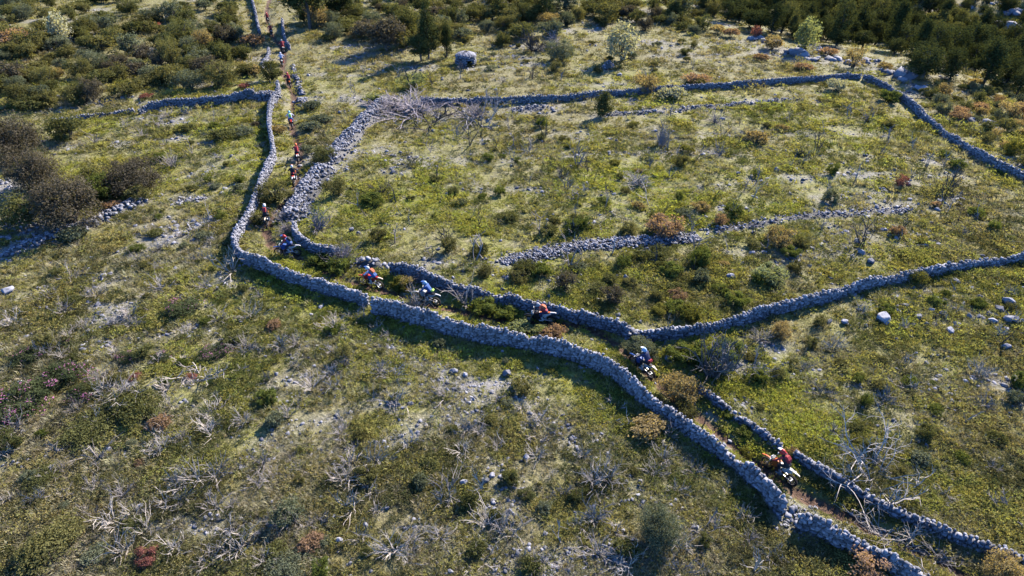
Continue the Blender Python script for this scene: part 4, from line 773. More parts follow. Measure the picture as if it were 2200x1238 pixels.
def clump(n, hgt, seed, leaf, mt):
    rg = np.random.default_rng(seed); mb = MB(); leaves(mb, n, 12, rg, hgt, leaf, 'low'); return mb.mesh('clump', [mt])
def cover_mat(name, dull, lush, dryc, tr=.4):
    m, n, b = mat(name); n.nodes.remove(b); out = n.nodes['Material Output']
    I = lambda k: N(n, 'ShaderNodeAttribute', at=k, atype='INSTANCER').outputs['Fac']
    oi = n.nodes.new('ShaderNodeObjectInfo'); at = N(n, 'ShaderNodeAttribute', at='tint')
    c = mix(n, I('lush'), dull, lush); c = mix(n, math_(n, 'MULTIPLY', I('dry'), .8), c, dryc)
    v = math_(n, 'ADD', .55, math_(n, 'ADD', math_(n, 'MULTIPLY', oi.outputs['Random'], .55), math_(n, 'MULTIPLY', at.outputs['Fac'], .45)))
    hs = n.nodes.new('ShaderNodeHueSaturation'); n.links.new(c, hs.inputs['Color']); n.links.new(v, hs.inputs['Value']); n.links.new(math_(n, 'ADD', .475, math_(n, 'MULTIPLY', math_(n, 'FRACT', math_(n, 'MULTIPLY', oi.outputs['Random'], 7.13)), .05)), hs.inputs['Hue']); c = hs.outputs[0]
    d = n.nodes.new('ShaderNodeBsdfDiffuse'); t = n.nodes.new('ShaderNodeBsdfTranslucent'); s = n.nodes.new('ShaderNodeMixShader'); s.inputs[0].default_value = tr
    n.links.new(c, d.inputs[0]); n.links.new(mix(n, 1.0, c, (1.25, 1.2, .6), 'MULTIPLY'), t.inputs[0]); n.links.new(d.outputs[0], s.inputs[1]); n.links.new(t.outputs[0], s.inputs[2]); n.links.new(s.outputs[0], out.inputs[0]); return m
CM = dict(grass=cover_mat('grass_blades', (.218, .200, .072), (.292, .298, .058), (.215, .182, .092)), straw=cover_mat('straw_blades', (.28, .255, .165), (.28, .27, .14), (.27, .24, .17)), herb=cover_mat('herb_leaves', (.080, .084, .036), (.115, .132, .036), (.095, .086, .050), .35))
def scatter(name, x, y, attrs, scl, idx, coll, label, tilt=.18):
    z = hgrid(x, y); me = bpy.data.meshes.new(name); n = len(x); me.vertices.add(n); me.vertices.foreach_set('co', np.stack([x, y, z], 1).astype(np.float32).ravel())
    for k, v in attrs.items():
        a = me.attributes.new(k, 'FLOAT', 'POINT'); a.data.foreach_set('value', v.astype(np.float32))
    a = me.attributes.new('scl', 'FLOAT_VECTOR', 'POINT'); a.data.foreach_set('vector', scl.astype(np.float32).ravel())
    rt = np.stack([RNG.normal(size=n) * tilt, RNG.normal(size=n) * tilt, RNG.uniform(0, 6.28, n)], 1); a = me.attributes.new('rotv', 'FLOAT_VECTOR', 'POINT'); a.data.foreach_set('vector', rt.astype(np.float32).ravel())
    a = me.attributes.new('idx', 'INT', 'POINT'); a.data.foreach_set('value', idx.astype(np.int32)); me.update()
    o = link(name, me, kind='stuff'); o['label'] = label; g = bpy.data.node_groups.new(name, 'GeometryNodeTree')
    g.interface.new_socket('Geometry', in_out='INPUT', socket_type='NodeSocketGeometry'); g.interface.new_socket('Geometry', in_out='OUTPUT', socket_type='NodeSocketGeometry')
    gi, go = g.nodes.new('NodeGroupInput'), g.nodes.new('NodeGroupOutput'); ip = g.nodes.new('GeometryNodeInstanceOnPoints'); ci = g.nodes.new('GeometryNodeCollectionInfo'); ci.inputs['Collection'].default_value = coll; ci.inputs['Separate Children'].default_value = True; ci.inputs['Reset Children'].default_value = True
    def na(nm, t):
        q = g.nodes.new('GeometryNodeInputNamedAttribute'); q.data_type = t; q.inputs['Name'].default_value = nm; return [s for s in q.outputs if s.enabled and s.name == 'Attribute'][0]
    g.links.new(gi.outputs[0], ip.inputs['Points']); g.links.new(ci.outputs[0], ip.inputs['Instance']); ip.inputs['Pick Instance'].default_value = True
    g.links.new(na('idx', 'INT'), ip.inputs['Instance Index']); e2r = g.nodes.new('FunctionNodeEulerToRotation'); g.links.new(na('rotv', 'FLOAT_VECTOR'), e2r.inputs[0]); g.links.new(e2r.outputs[0], ip.inputs['Rotation']); g.links.new(na('scl', 'FLOAT_VECTOR'), ip.inputs['Scale']); g.links.new(ip.outputs[0], go.inputs[0])
    md = o.modifiers.new('scatter', 'NODES'); md.node_group = g; return o
def candidates(n):
    """ground points, thinning with distance as the photo shows less of each"""
    px = RNG.uniform(-150, 2350, n); py = RNG.uniform(-60, 1330, n)
    keep = RNG.uniform(0, 1, n) < np.interp(py, [0, 300, 1300], [.9, .9, 1.0]); px, py = px[keep], py[keep]
    d = _f[None] + _r[None] * ((px - CX) / F)[:, None] - _u[None] * ((py - CY) / F)[:, None]; t = CAM_H / -d[:, 2]; x, y = d[:, 0] * t, d[:, 1] * t
    for _ in range(3):
        t = (CAM_H - np.clip(hgrid(x, y), -4, 4)) / -d[:, 2]; x, y = d[:, 0] * t, d[:, 1] * t
    return x, y, np.linalg.norm(d * t[:, None], axis=1)
def offwall(x, y):
    ok = np.ones(len(x), bool)
    for w in WALLS: ok &= pdist(x, y, w[0][::12]) > w[1] / 2 * .9
    return ok
x, y, dist = candidates(150000); ok = offwall(x, y); x, y, dist = x[ok], y[ok], dist[ok]; fd = fields(x, y); u = RNG.uniform(0, 1, len(x)); n2 = fbm(x, y, 2.4, 91, 3); n3 = fbm(x, y, 5.0, 95, 3)
base = np.clip(1.0 - 1.05 * fd['stone'], .04, 1) * np.where(fd['trail'] < .42, .04, 1)
grow = dist / 40.0
kg = (u < base * np.clip(.0 + 2.0 * (n2 - .38) + .30 * fd['lush'], .04, 1)); nt_ = int(kg.sum())
sc_ = RNG.uniform(.65, 1.5, nt_) * (.55 + .5 * n2[kg]) * np.clip(grow[kg], .75, 2.2) ** .8
cg = proto('grass_tufts', [blades(40, .13, .20, .016, 3, CM['grass'], 1.1), blades(50, .10, .26, .016, 4, CM['grass'], 1.4), blades(36, .20, .16, .014, 5, CM['grass'], .8), clump(110, .24, 6, .036, CM['grass'])])
scatter('grass', x[kg], y[kg], dict(lush=fd['lush'][kg], dry=fd['dry'][kg]), np.stack([sc_, sc_, sc_ * RNG.uniform(.7, 1.15, nt_)], 1), RNG.choice(4, nt_, p=[.32, .34, .10, .24]), cg, 'tufted yellow-green grass over the hillside')
x, y, dist = candidates(66000); ok = offwall(x, y); x, y, dist = x[ok], y[ok], dist[ok]; fd = fields(x, y); n2 = fbm(x, y, 3.1, 191, 3); u = RNG.uniform(0, 1, len(x))
ks = (u < np.clip(.1 + 2.4 * (n2 - .42) + .3 * fd['dry'], .03, .9)) & (fd['trail'] > .6); nt_ = int(ks.sum()); sc_ = RNG.uniform(.6, 1.35, nt_) * np.clip(dist[ks] / 42, .7, 2) ** .8
scatter('dry_grass', x[ks], y[ks], dict(lush=fd['lush'][ks], dry=fd['dry'][ks]), np.stack([sc_] * 3, 1), RNG.integers(0, 3, nt_), proto('straw_tufts', [blades(34, .22, .16, .012, 13, CM['straw'], .9), blades(44, .16, .24, .012, 14, CM['straw'], 1.2), blades(26, .28, .12, .011, 15, CM['straw'], .7)]), 'pale dry grass between the green tufts')
x, y, dist = candidates(60000); ok = offwall(x, y); x, y, dist = x[ok], y[ok], dist[ok]; fd = fields(x, y); n2 = fbm(x, y, 3.6, 291, 3); u = RNG.uniform(0, 1, len(x))
kh = (u < np.clip(3.0 * (n2 - .43) + .1, .03, .95) * np.clip(1 - fd['stone'], 0, 1)) & (fd['trail'] > .7); nt_ = int(kh.sum()); sc_ = RNG.uniform(.3, .95, nt_) * np.clip(dist[kh] / 42, .8, 2) ** .7
scatter('low_herbs', x[kh], y[kh], dict(lush=fd['lush'][kh], dry=fd['dry'][kh]), np.stack([sc_, sc_, sc_ * RNG.uniform(.55, 1.1, nt_)], 1), RNG.integers(0, 3, nt_), proto('herb_clumps', [clump(110, .36, 26, .045, CM['herb']), clump(150, .28, 27, .038, CM['herb']), clump(90, .46, 28, .05, CM['herb'])]), 'dark low herbs and cushion plants in the pasture')
x, y, dist = candidates(120000); fd = fields(x, y); u = RNG.uniform(0, 1, len(x))
kr = u < np.clip(.035 + .9 * fd['stone'] ** 1.3, 0, .9) * np.where(fd['trail'] < .4, .3, 1); nt_ = int(kr.sum()); sc_ = (.05 + .22 * RNG.uniform(0, 1, nt_) ** 3) * np.clip(dist[kr] / 40, .85, 1.6)
scatter('scattered_stones', x[kr], y[kr], dict(lush=fd['lush'][kr]), np.stack([sc_ * RNG.uniform(.9, 1.4, nt_), sc_, sc_ * RNG.uniform(.5, .8, nt_)], 1), RNG.integers(0, 14, nt_), proto('stone_bits', STONE_ME), 'small pale stones littering the hillside', .4)
# ------------------------------------------------------------------ motorcycles and riders (front faces +X)
def pm(name, c, r=.4, metal=0.0): return plain(name, c, r, metal=metal)
PC = dict(black=pm('black_plastic', (.018, .018, .020)), rubber=pm('tyre_rubber', (.022, .020, .019), .9), metal=pm('bare_metal', (.42, .42, .43), .35, .8), dark=pm('dark_metal', (.06, .06, .065), .45, .6),
          orange=pm('orange_plastic', (.50, .11, .022)), red=pm('red_plastic', (.42, .028, .025)), white=pm('white_plastic', (.50, .49, .47)), blue=pm('blue_plastic', (.04, .09, .28)), navy=pm('navy_cloth', (.022, .030, .075), .8), lblue=pm('light_blue_plastic', (.25, .38, .55)), lime=pm('lime_cloth', (.40, .62, .12), .8),
          yellow=pm('yellow_plastic', (.72, .60, .14)), grey=pm('grey_cloth', (.25, .25, .27), .8), skin=pm('skin', (.45, .27, .19), .6), cream=pm('cream_plastic', (.72, .58, .42)), cblack=pm('black_cloth', (.020, .020, .024), .85), cred=pm('red_cloth', (.30, .030, .035), .8), cblue=pm('blue_cloth', (.04, .09, .25), .8), corange=pm('orange_cloth', (.40, .11, .05), .8), lilac=pm('pale_cloth', (.50, .50, .62), .8), teal=pm('teal_plastic', (.14, .42, .48)), lens=pm('goggle_lens', (.03, .04, .06), .15), gold=pm('gold_rim', (.45, .32, .10), .4, .6))
def lathe_ring(mb, R_, prof, c, n=28, mi=0):               # ring about the Y axis; prof: (dr, y) closed loop
    k = len(prof); v = []
    for i in range(n):
        a = 2 * math.pi * i / n
        for dr, yy in prof: v.append([c[0] + (R_ + dr) * math.cos(a), c[1] + yy, c[2] + (R_ + dr) * math.sin(a)])
    f = [[i * k + j, i * k + (j + 1) % k, ((i + 1) % n) * k + (j + 1) % k, ((i + 1) % n) * k + j] for i in range(n) for j in range(k)]; mb.add(v, f, mi)
def sec(x, y, z, w, h): return [(x, y - w, z - h * .5), (x, y + w, z - h * .5), (x, y + w * .8, z + h * .5), (x, y - w * .8, z + h * .5)]
BIKE = []   # (name, mesh, colour slot, parent part name or None)
RX, FX, RW, FW = -.70, .79, .325, .345
def bpart(name, mb, slot, par=None, smooth=False): BIKE.append((name, mb.mesh(name, [PC['black']], smooth, attr=False), slot, par))
for nm, x0, r0, tw in (('rear_wheel', RX, RW, .065), ('front_wheel', FX, FW, .045)):
    mb = MB(); lathe_ring(mb, r0 - .045, [(-.02, -tw * .7), (.02, -tw), (.04, -tw * .5), (.045, 0), (.04, tw * .5), (.02, tw), (-.02, tw * .7)], (x0, 0, r0))
    for i in range(26):                                     # knobs
        a = 2 * math.pi * i / 26; rr = r0 + .004; c, s_ = math.cos(a), math.sin(a)
        for yy in (-tw * .55, tw * .55): mb.box((x0 + rr * c, yy, r0 + rr * s_), (.012, tw * .34, .022), rot=np.array([[c, 0, -s_], [0, 1, 0], [s_, 0, c]]))
    BIKE.append((nm, mb.mesh('tyre', [PC['rubber']], False, False), 'rubber', None))
    mb = MB(); lathe_ring(mb, r0 - .075, [(-.012, -tw * .55), (.012, -tw * .6), (.012, tw * .6), (-.012, tw * .55)], (x0, 0, r0)); bpart('rim', mb, 'rim', nm)
    mb = MB()
    for i in range(18):
        a = 2 * math.pi * i / 18; yy = .035 * (-1) ** i; mb.tube([(x0 + .04 * math.cos(a + .5), yy, r0 + .04 * math.sin(a + .5)), (x0 + (r0 - .08) * math.cos(a), yy * .2, r0 + (r0 - .08) * math.sin(a))], .003, 3)
    bpart('spokes', mb, 'metal', nm)
    mb = MB(); mb.tube([(x0, -.085, r0), (x0, .085, r0)], .045, 10); lathe_ring(mb, .11, [(-.02, .06), (.02, .06), (.02, .066), (-.02, .066)], (x0, 0, r0), 20); bpart('hub', mb, 'metal', nm)
mb = MB()
for s in (-1, 1):
    mb.tube([(FX, s * .095, FW), (.60, s * .095, .78)], [.030, .030], 8); mb.tube([(.60, s * .095, .78), (.50, s * .095, 1.06)], [.026, .026], 8)
bpart('fork', mb, 'metal')
mb = MB()
for z, x in ((.84, .575), (1.05, .505)): mb.box((x, 0, z), (.05, .13, .02))
bpart('fork_clamp', mb, 'dark')
mb = MB(); mb.tube([(.42, -.40, 1.13), (.46, -.24, 1.12), (.50, -.1, 1.08), (.50, .1, 1.08), (.46, .24, 1.12), (.42, .40, 1.13)], .013, 8); bpart('handlebar', mb, 'dark')
for s in (-1, 1):
    mb = MB(); mb.tube([(.42, s * .41, 1.13), (.44, s * .29, 1.125)], .02, 8); bpart('grip', mb, 'rubber')
    mb = MB(); mb.loft([sec(.50, s * .37, 1.12, .09, .08), sec(.53, s * .36, 1.12, .075, .10)]); bpart('hand_guard', mb, 'accent')
mb = MB()
for s in (-1, 1):
    mb.tube([(.48, s * .03, 1.0), (.30, s * .10, .86), (.0, s * .12, .80), (-.18, s * .11, .74), (-.14, s * .10, .40)], .02, 6); mb.tube([(.46, s * .03, .90), (.36, s * .06, .45), (.10, s * .08, .30), (-.14, s * .10, .36)], .02, 6); mb.tube([(-.12, s * .10, .78), (-.62, s * .07, .88)], .014, 6)
bpart('frame', mb, 'dark')
mb = MB()
for s in (-1, 1): mb.tube([(-.14, s * .10, .44), (-.45, s * .11, .40), (RX - .03, s * .10, RW)], [.035, .03, .024], 6)
bpart('swingarm', mb, 'metal')
mb = MB(); mb.box((.12, 0, .46), (.17, .12, .13)); mb.tube([(.20, 0, .52), (.27, 0, .78)], [.11, .095], 10); mb.tube([(.02, -.15, .42), (.02, .15, .42)], .10, 12); bpart('engine', mb, 'dark')
mb = MB(); mb.tube([(.30, -.06, .70), (.40, -.10, .55), (.30, -.14, .38), (.0, -.15, .46), (-.20, -.14, .62), (-.36, -.14, .74)], .022, 7); bpart('exhaust_pipe', mb, 'metal')
mb = MB(); mb.tube([(-.34, -.145, .73), (-.44, -.15, .77), (-.72, -.15, .87), (-.76, -.15, .885)], [.03, .055, .055, .03], 10); bpart('silencer', mb, 'metal')
mb = MB(); mb.loft([sec(.44, 0, .97, .06, .10), sec(.30, 0, .95, .13, .22), sec(.12, 0, .93, .14, .20), sec(-.04, 0, .91, .10, .10)]); bpart('fuel_tank', mb, 'plastic', None, False)
for s in (-1, 1):
    mb = MB(); o_ = [(.56, .98), (.44, 1.0), (.10, .92), (.04, .84), (.22, .66), (.36, .60), (.46, .70)]; mb.prism(o_, s * .150 - .012, s * .150 + .012); bpart('radiator_shroud', mb, 'plastic')
    mb = MB(); mb.prism([(-.12, .86), (-.62, .95), (-.72, .93), (-.58, .84), (-.30, .66), (-.14, .66)], s * .125 - .01, s * .125 + .01); bpart('side_panel', mb, 'accent')
    mb = MB(); mb.box((-.10, s * .20, .38), (.04, .055, .012)); bpart('footpeg', mb, 'metal')
mb = MB(); mb.loft([sec(.14, 0, .99, .07, .06), sec(-.02, 0, .97, .10, .08), sec(-.30, 0, .955, .115, .09), sec(-.55, 0, .985, .10, .07), sec(-.64, 0, 1.0, .07, .04)]); bpart('seat', mb, 'seat')
mb = MB(); v = []; xs_ = [(-.50, .955), (-.70, .985), (-.88, .985), (-1.02, .955), (-1.06, .93)]
mb.loft([[(x, -.085 + .015 * i, z - .022), (x, .085 - .015 * i, z - .022), (x, .06 - .01 * i, z + .012), (x, -.06 + .01 * i, z + .012)] for i, (x, z) in enumerate(xs_)]); bpart('rear_fender', mb, 'tail')
mb = MB(); xs_ = [(.42, .79), (.58, .82), (.76, .835), (.96, .81), (1.14, .745), (1.18, .72)]
mb.loft([[(x, -.075 + .006 * i, z - .02), (x, .075 - .006 * i, z - .02), (x, .05 - .004 * i, z + .016), (x, -.05 + .004 * i, z + .016)] for i, (x, z) in enumerate(xs_)]); bpart('front_fender', mb, 'plastic')
mb = MB(); mb.loft([sec(.58, 0, .98, .11, .24), sec(.64, 0, .97, .09, .19), sec(.67, 0, .96, .05, .10)]); bpart('headlight_mask', mb, 'accent')
mb = MB(); mb.tube([(.655, 0, .96), (.685, 0, .957)], [.05, .045], 10); bpart('headlight', mb, 'metal', 'headlight_mask')
mb = MB(); mb.tube([(-.16, 0, .50), (-.22, 0, .82)], .045, 10); bpart('shock_absorber', mb, 'dark')

# rider bodies: tapered limbs fused into one skin
def capsule(mb, a, b, ra, rb, mi):
    a, b = np.array(a, float), np.array(b, float); d = b - a; L = np.linalg.norm(d); d = d / (L + 1e-9)
    t = [-.94, -.7, -.35, 0]; pts, rad = [], []
    for q in t: pts.append(a + d * ra * q); rad.append(ra * math.sqrt(max(.02, 1 - q * q)))
    for q in t[::-1]: pts.append(b - d * rb * q); rad.append(rb * math.sqrt(max(.02, 1 - q * q)))
    mb.tube(pts, rad, 12, mi)
def body(hips, chest, neck, head, knee, elbow, name):
    """materials: 0 jersey 1 trousers 2 boots 3 gloves 4 sleeve 5 skin"""
    caps = []; C_ = lambda *a: caps.append(a); h, c, n, hd = map(np.array, (hips, chest, neck, head))
    for dy in (-.07, .07): C_(h + (0, dy, 0), c + (-.01, dy * 1.3, 0), .125, .135, 0)
    C_(h + (.0, -.09, -.02), h + (0, .09, -.02), .135, .135, 1); C_((h + c) / 2, c, .145, .15, 0); C_(c + (.02, -.17, .06), c + (.02, .17, .06), .075, .075, 0); C_(c, n, .09, .06, 5); C_(n, hd, .06, .10, 5)
    for s in (-1, 1):
        hp = h + (0, s * .11, -.02); k = np.array(knee) * (1, s, 1); an = np.array([-.14, s * .205, .49]); toe = np.array([.10, s * .215, .425]); heel = np.array([-.17, s * .205, .43])
        C_(hp, k, .105, .075, 1); C_(k, an * .45 + k * .55, .075, .072, 1); C_(an * .5 + k * .5, an, .075, .062, 2); C_(an, heel, .058, .048, 2); C_(heel, toe, .050, .042, 2)
        sh = c + (.02, s * .20, .06); el = np.array(elbow) * (1, s, 1); w = np.array([.375, s * .345, 1.15])
        C_(sh, el, .068, .052, 4); C_(el, w, .050, .036, 4)
        C_(w, (.425, s * .345, 1.148), .036, .034, 3)
        for j in range(4):                                  # fingers curl over the grip
            y = s * (.310 + .0235 * j); ln = (.9, 1.0, .97, .8)[j]
            C_((.435, y, 1.152), (.455, y, 1.140 - .01 * ln), .0125, .0115, 3); C_((.455, y, 1.130), (.438, y, 1.108), .0115, .0105, 3)
        C_((.400, s * .305, 1.135), (.428, s * .288, 1.108), .0135, .0115, 3)
    mb = MB()
    for a in caps: capsule(mb, *a)
    me = mb.mesh('body_parts', [PC['cblack']], attr=False); o = bpy.data.objects.new('tmp', me); COL.objects.link(o)
    rm = o.modifiers.new('r', 'REMESH'); rm.mode = 'VOXEL'; rm.voxel_size = .0135; sm = o.modifiers.new('s', 'SMOOTH'); sm.factor = .5; sm.iterations = 3
    dg = bpy.context.evaluated_depsgraph_get(); me2 = bpy.data.meshes.new_from_object(o.evaluated_get(dg)); bpy.data.objects.remove(o); me2.name = name
    me2.materials.clear()
    for _ in range(6): me2.materials.append(PC['cblack'])
    n_ = len(me2.polygons); ce = np.empty(n_ * 3); me2.polygons.foreach_get('center', ce); ce = ce.reshape(-1, 3); best = np.full(n_, 9.0); mi = np.zeros(n_, int)
    for a, b, ra, rb, m_ in caps:
        a, b = np.array(a, float), np.array(b, float); d = b - a; t = np.clip((ce - a) @ d / (d @ d), 0, 1); dd = np.linalg.norm(ce - a - t[:, None] * d, axis=1) - (ra + (rb - ra) * t); k = dd < best; best[k] = dd[k]; mi[k] = m_
    me2.polygons.foreach_set('material_index', mi.astype(np.int32)); me2.polygons.foreach_set('use_smooth', [True] * n_); me2.update(); return me2
POSES = dict(stand=(body((-.30, 0, 1.14), (.0, 0, 1.50), (.09, 0, 1.63), (.16, 0, 1.73), (.10, .185, .93), (.20, .43, 1.36), 'rider_body'), (.16, 0, 1.745), (0, 0, 1.50), (-.30, 0, 1.14)),
             sit=(body((-.22, 0, 1.09), (-.09, 0, 1.50), (-.03, 0, 1.64), (.03, 0, 1.74), (.16, .225, .90), (.12, .42, 1.28), 'rider_body'), (.03, 0, 1.755), (-.09, 0, 1.50), (-.22, 0, 1.09)),
             crouch=(body((-.36, 0, 1.10), (.02, 0, 1.38), (.13, 0, 1.50), (.21, 0, 1.58), (.06, .20, .92), (.18, .47, 1.28), 'rider_body'), (.21, 0, 1.595), (.02, 0, 1.38), (-.36, 0, 1.10)))
def helmet_parts():
    mb = MB(); n = 16; rings = []
    for i in range(9):
        ph = -1.05 + 2.6 * i / 8; r = math.cos(ph); z = math.sin(ph)
        rings.append([(.155 * r * math.cos(a) + (.03 if z < 0 else 0) * math.cos(a), .125 * r * math.sin(a), .145 * z) for a in np.arange(n) * 2 * math.pi / n])
    mb.loft(rings); mb.loft([sec(.10, 0, -.085, .085, .07), sec(.17, 0, -.075, .06, .06), sec(.205, 0, -.07, .035, .045)]); sh = mb.mesh('shell', [PC['white']], True, False)
    mb = MB(); mb.loft([[(.06, -.10, .10), (.06, .10, .10), (.06, .09, .125), (.06, -.09, .125)], [(.16, -.095, .105), (.16, .095, .105), (.16, .08, .122), (.16, -.08, .122)], [(.26, -.06, .085), (.26, .06, .085), (.26, .05, .098), (.26, -.05, .098)]]); pk = mb.mesh('peak', [PC['white']], False, False)
    mb = MB(); mb.loft([[(.115, -.09, -.02), (.115, .09, -.02), (.115, .09, .055), (.115, -.09, .055)], [(.165, -.07, -.015), (.165, .07, -.015), (.165, .07, .05), (.165, -.07, .05)]]); gg = mb.mesh('goggles', [PC['lens']], False, False)
    return sh, pk, gg
HELM = helmet_parts()
def pack_mesh():
    mb = MB(); mb.loft([[(-.10, -.10, -.20), (.02, -.12, -.20), (.02, .12, -.20), (-.10, .10, -.20)], [(-.15, -.125, -.05), (.03, -.15, -.05), (.03, .15, -.05), (-.15, .125, -.05)], [(-.13, -.115, .14), (.03, -.14, .14), (.03, .14, .14), (-.13, .115, .14)], [(-.06, -.09, .20), (.02, -.11, .20), (.02, .11, .20), (-.06, .09, .20)]]); return mb.mesh('backpack', [PC['black']], False, False)
PACK = pack_mesh()
mbk = MB(); mbk.loft([[(-.13, -.11, -.06), (.0, -.17, -.06), (.0, .17, -.06), (-.13, .11, -.06)], [(-.13, -.11, .07), (.0, -.17, .07), (.0, .17, .07), (-.13, .11, .07)]]); WAIST = mbk.mesh('waist_pack', [PC['black']], False, False)
def frame_at(px, py):
    p = P(px, py)[:2]; d = np.linalg.norm(TRAIL - p, axis=1); k = int(np.argmin(d)); a = TRAIL[max(0, k - 1)]; b = TRAIL[min(len(TRAIL) - 1, k + 2)]; t = b - a; return p, math.atan2(t[1], t[0])
#        rear-wheel contact px, pose, turn, bike plastic/accent/tail/rim/seat, jersey,sleeve,trousers,boots,helmet,peak,pack, waist, bike label, rider label
RIDERS = [
    (1697, 1041, 'stand', 0, ('orange', 'white', 'cream', 'dark', 'white'), ('cblack', 'cred', 'cblack', 'grey', 'red', 'white', 'cred', None), 'orange enduro motorcycle with cream tail passing the broken wall corner', 'person in black with red sleeves and red-white helmet standing on an orange motorcycle'),
    (1397, 812, 'stand', 12, ('blue', 'white', 'cream', 'dark', 'black'), ('navy', 'navy', 'cblack', 'white', 'lblue', 'white', None, 'cred'), 'blue and white enduro motorcycle beside the golden tan bush', 'person in navy with pale blue helmet riding beside the golden tan bush'),
    (1184, 696, 'crouch', 0, ('black', 'white', 'white', 'dark', 'orange'), ('cred', 'corange', 'navy', 'white', 'grey', 'black', 'corange', None), 'dark enduro motorcycle with white tail in the shade of the uphill wall', 'person in orange-red shirt and navy trousers crouched on a dark motorcycle'),
    (938, 656, 'stand', 0, ('white', 'white', 'white', 'gold', 'black'), ('cblue', 'cblue', 'navy', 'white', 'lblue', 'blue', None, 'lime'), 'white enduro motorcycle behind the pale dead tree', 'person in blue with light blue helmet and lime waist pack'),
    (817, 620, 'crouch', 0, ('red', 'red', 'cream', 'metal', 'red'), ('cblue', 'lilac', 'cblue', 'white', 'white', 'blue', 'corange', None), 'bright red enduro motorcycle at the crumbled wall gap', 'person in blue with an orange-red backpack crouched on a red motorcycle'),
    (640, 549, 'stand', 30, ('blue', 'white', 'white', 'dark', 'black'), ('cblue', 'cred', 'navy', 'white', 'red', 'blue', 'cblack', None), 'blue enduro motorcycle inside the trail bend above the wall', 'person in blue vest with red sleeves inside the trail bend'),
    (574, 490, 'stand', 0, ('orange', 'black', 'cream', 'dark', 'black'), ('cblack', 'cblack', 'cblack', 'white', 'white', 'white', 'cred', None), 'orange enduro motorcycle climbing away past the olive bush', 'person in black with plain white helmet and red pack'),
    (632, 400, 'sit', 0, ('orange', 'white', 'white', 'dark', 'red'), ('cblack', 'cblack', 'cblack', 'white', 'white', 'orange', None, 'cred'), 'motorcycle with white tail beside the charred sapling', 'person in black with orange-peaked white helmet seen from behind'),
    (641, 352, 'stand', 0, ('red', 'white', 'white', 'dark', 'red'), ('cred', 'cblack', 'cblack', 'cblack', 'orange', 'red', 'cred', None), 'red motorcycle with white tail following the heath track', 'person in red back protector with orange helmet standing on the pegs'),
    (628, 277, 'sit', 0, ('red', 'red', 'red', 'dark', 'red'), ('lilac', 'lilac', 'cblue', 'cblack', 'teal', 'yellow', 'lime', None), 'red motorcycle among the heath with no other machine close by', 'person in pale shirt with teal helmet alone on the heath stretch'),
    (624, 190, 'stand', 0, ('orange', 'orange', 'orange', 'dark', 'black'), ('cred', 'cblack', 'cblack', 'cblack', 'red', 'white', 'cred', None), 'motorcycle with bright orange tail beside the low rubble line', 'person in red and black beside the low rubble line'),
    (607, 144, 'sit', 0, ('red', 'white', 'white', 'dark', 'black'), ('lilac', 'lblue', 'cblack', 'cred', 'lilac', 'white', None, None), 'red and white motorcycle next to the round dark bush', 'person in pale lilac shirt next to the round dark bush'),
    (610, 115, 'stand', 0, ('orange', 'white', 'white', 'dark', 'orange'), ('cred', 'cred', 'cred', 'cblack', 'grey', 'red', None, None), 'motorcycle with white tail at the shaded wall stub', 'person all in crimson at the shaded wall stub'),
    (585, 79, 'stand', 0, ('white', 'white', 'white', 'dark', 'red'), ('cred', 'cred', 'cblack', 'cblack', 'yellow', 'yellow', None, None), 'pale motorcycle beside the orange-tan shrub patch', 'person in red with yellow helmet near the top of the trail'),
    (577, 53, 'sit', 0, ('black', 'grey', 'grey', 'dark', 'black'), ('cred', 'cblack', 'cblack', 'cblack', 'red', 'white', None, None), 'dark motorcycle highest up the trail', 'person in dark red highest up the trail')]
for (px, py, pose, turn, bc, rc, bl, rl) in RIDERS:
    p, a = frame_at(px, py); a += R(turn); fwd = np.array([math.cos(a), math.sin(a)]); o2 = p - fwd * RX * .88
    zr, zf = hz(*p), hz(*(p + fwd * (FX - RX))); pt = math.atan2(zf - zr, FX - RX); z = zr - RX * .88 * math.sin(pt) - .005
    ml = Matrix.Translation((o2[0], o2[1], z)) @ Matrix.Rotation(a, 4, 'Z') @ Matrix.Rotation(-pt, 4, 'Y') @ Matrix.Scale(.88, 4)
    b = empty('enduro_motorcycle', (0, 0, 0)); b.matrix_world = ml; tag(b, bl, 'motorcycle', 'enduro motorcycles on the trail')
    cm = dict(plastic=bc[0], accent=bc[1], tail=bc[2], rim=bc[3], seat=bc[4], rubber='rubber', metal='metal', dark='dark'); made = {}
    for nm, me, slot, par in BIKE:
        o = link(nm, me, made[par] if par else b); setmat(o, 0, PC[cm[slot]]); made[nm] = o
    r = empty('person', (0, 0, 0)); r.matrix_world = ml; tag(r, rl, 'person', 'riders on the trail'); me, hd, ch, hp = POSES[pose]
    bo = link('body', me, r)
    for i, k in enumerate((rc[0], rc[2], rc[3], 'cblack', rc[1], 'skin')): setmat(bo, i, PC[k])
    h = link('helmet', HELM[0], r); setmat(h, 0, PC[rc[4]]); h.location = hd; h.rotation_euler = (0, .16, 0); h.scale = (1.06,) * 3
    q = link('peak', HELM[1], h); setmat(q, 0, PC[rc[5]]); q = link('goggles', HELM[2], h)
    if rc[6]:
        q = link('backpack', PACK, r); setmat(q, 0, PC[rc[6]]); d = np.array(ch) - np.array(hp); an = math.atan2(d[0], d[2]); c_ = (np.array(ch) * .75 + np.array(hp) * .25); q.location = (c_[0] - .15 * math.cos(an), 0, c_[2] + .15 * math.sin(an)); q.rotation_euler = (0, an, 0)
    if rc[7]:
        q = link('waist_pack', WAIST, r); setmat(q, 0, PC[rc[7]]); q.location = (hp[0] - .11, 0, hp[2] + .10); q.rotation_euler = (0, .6, 0)

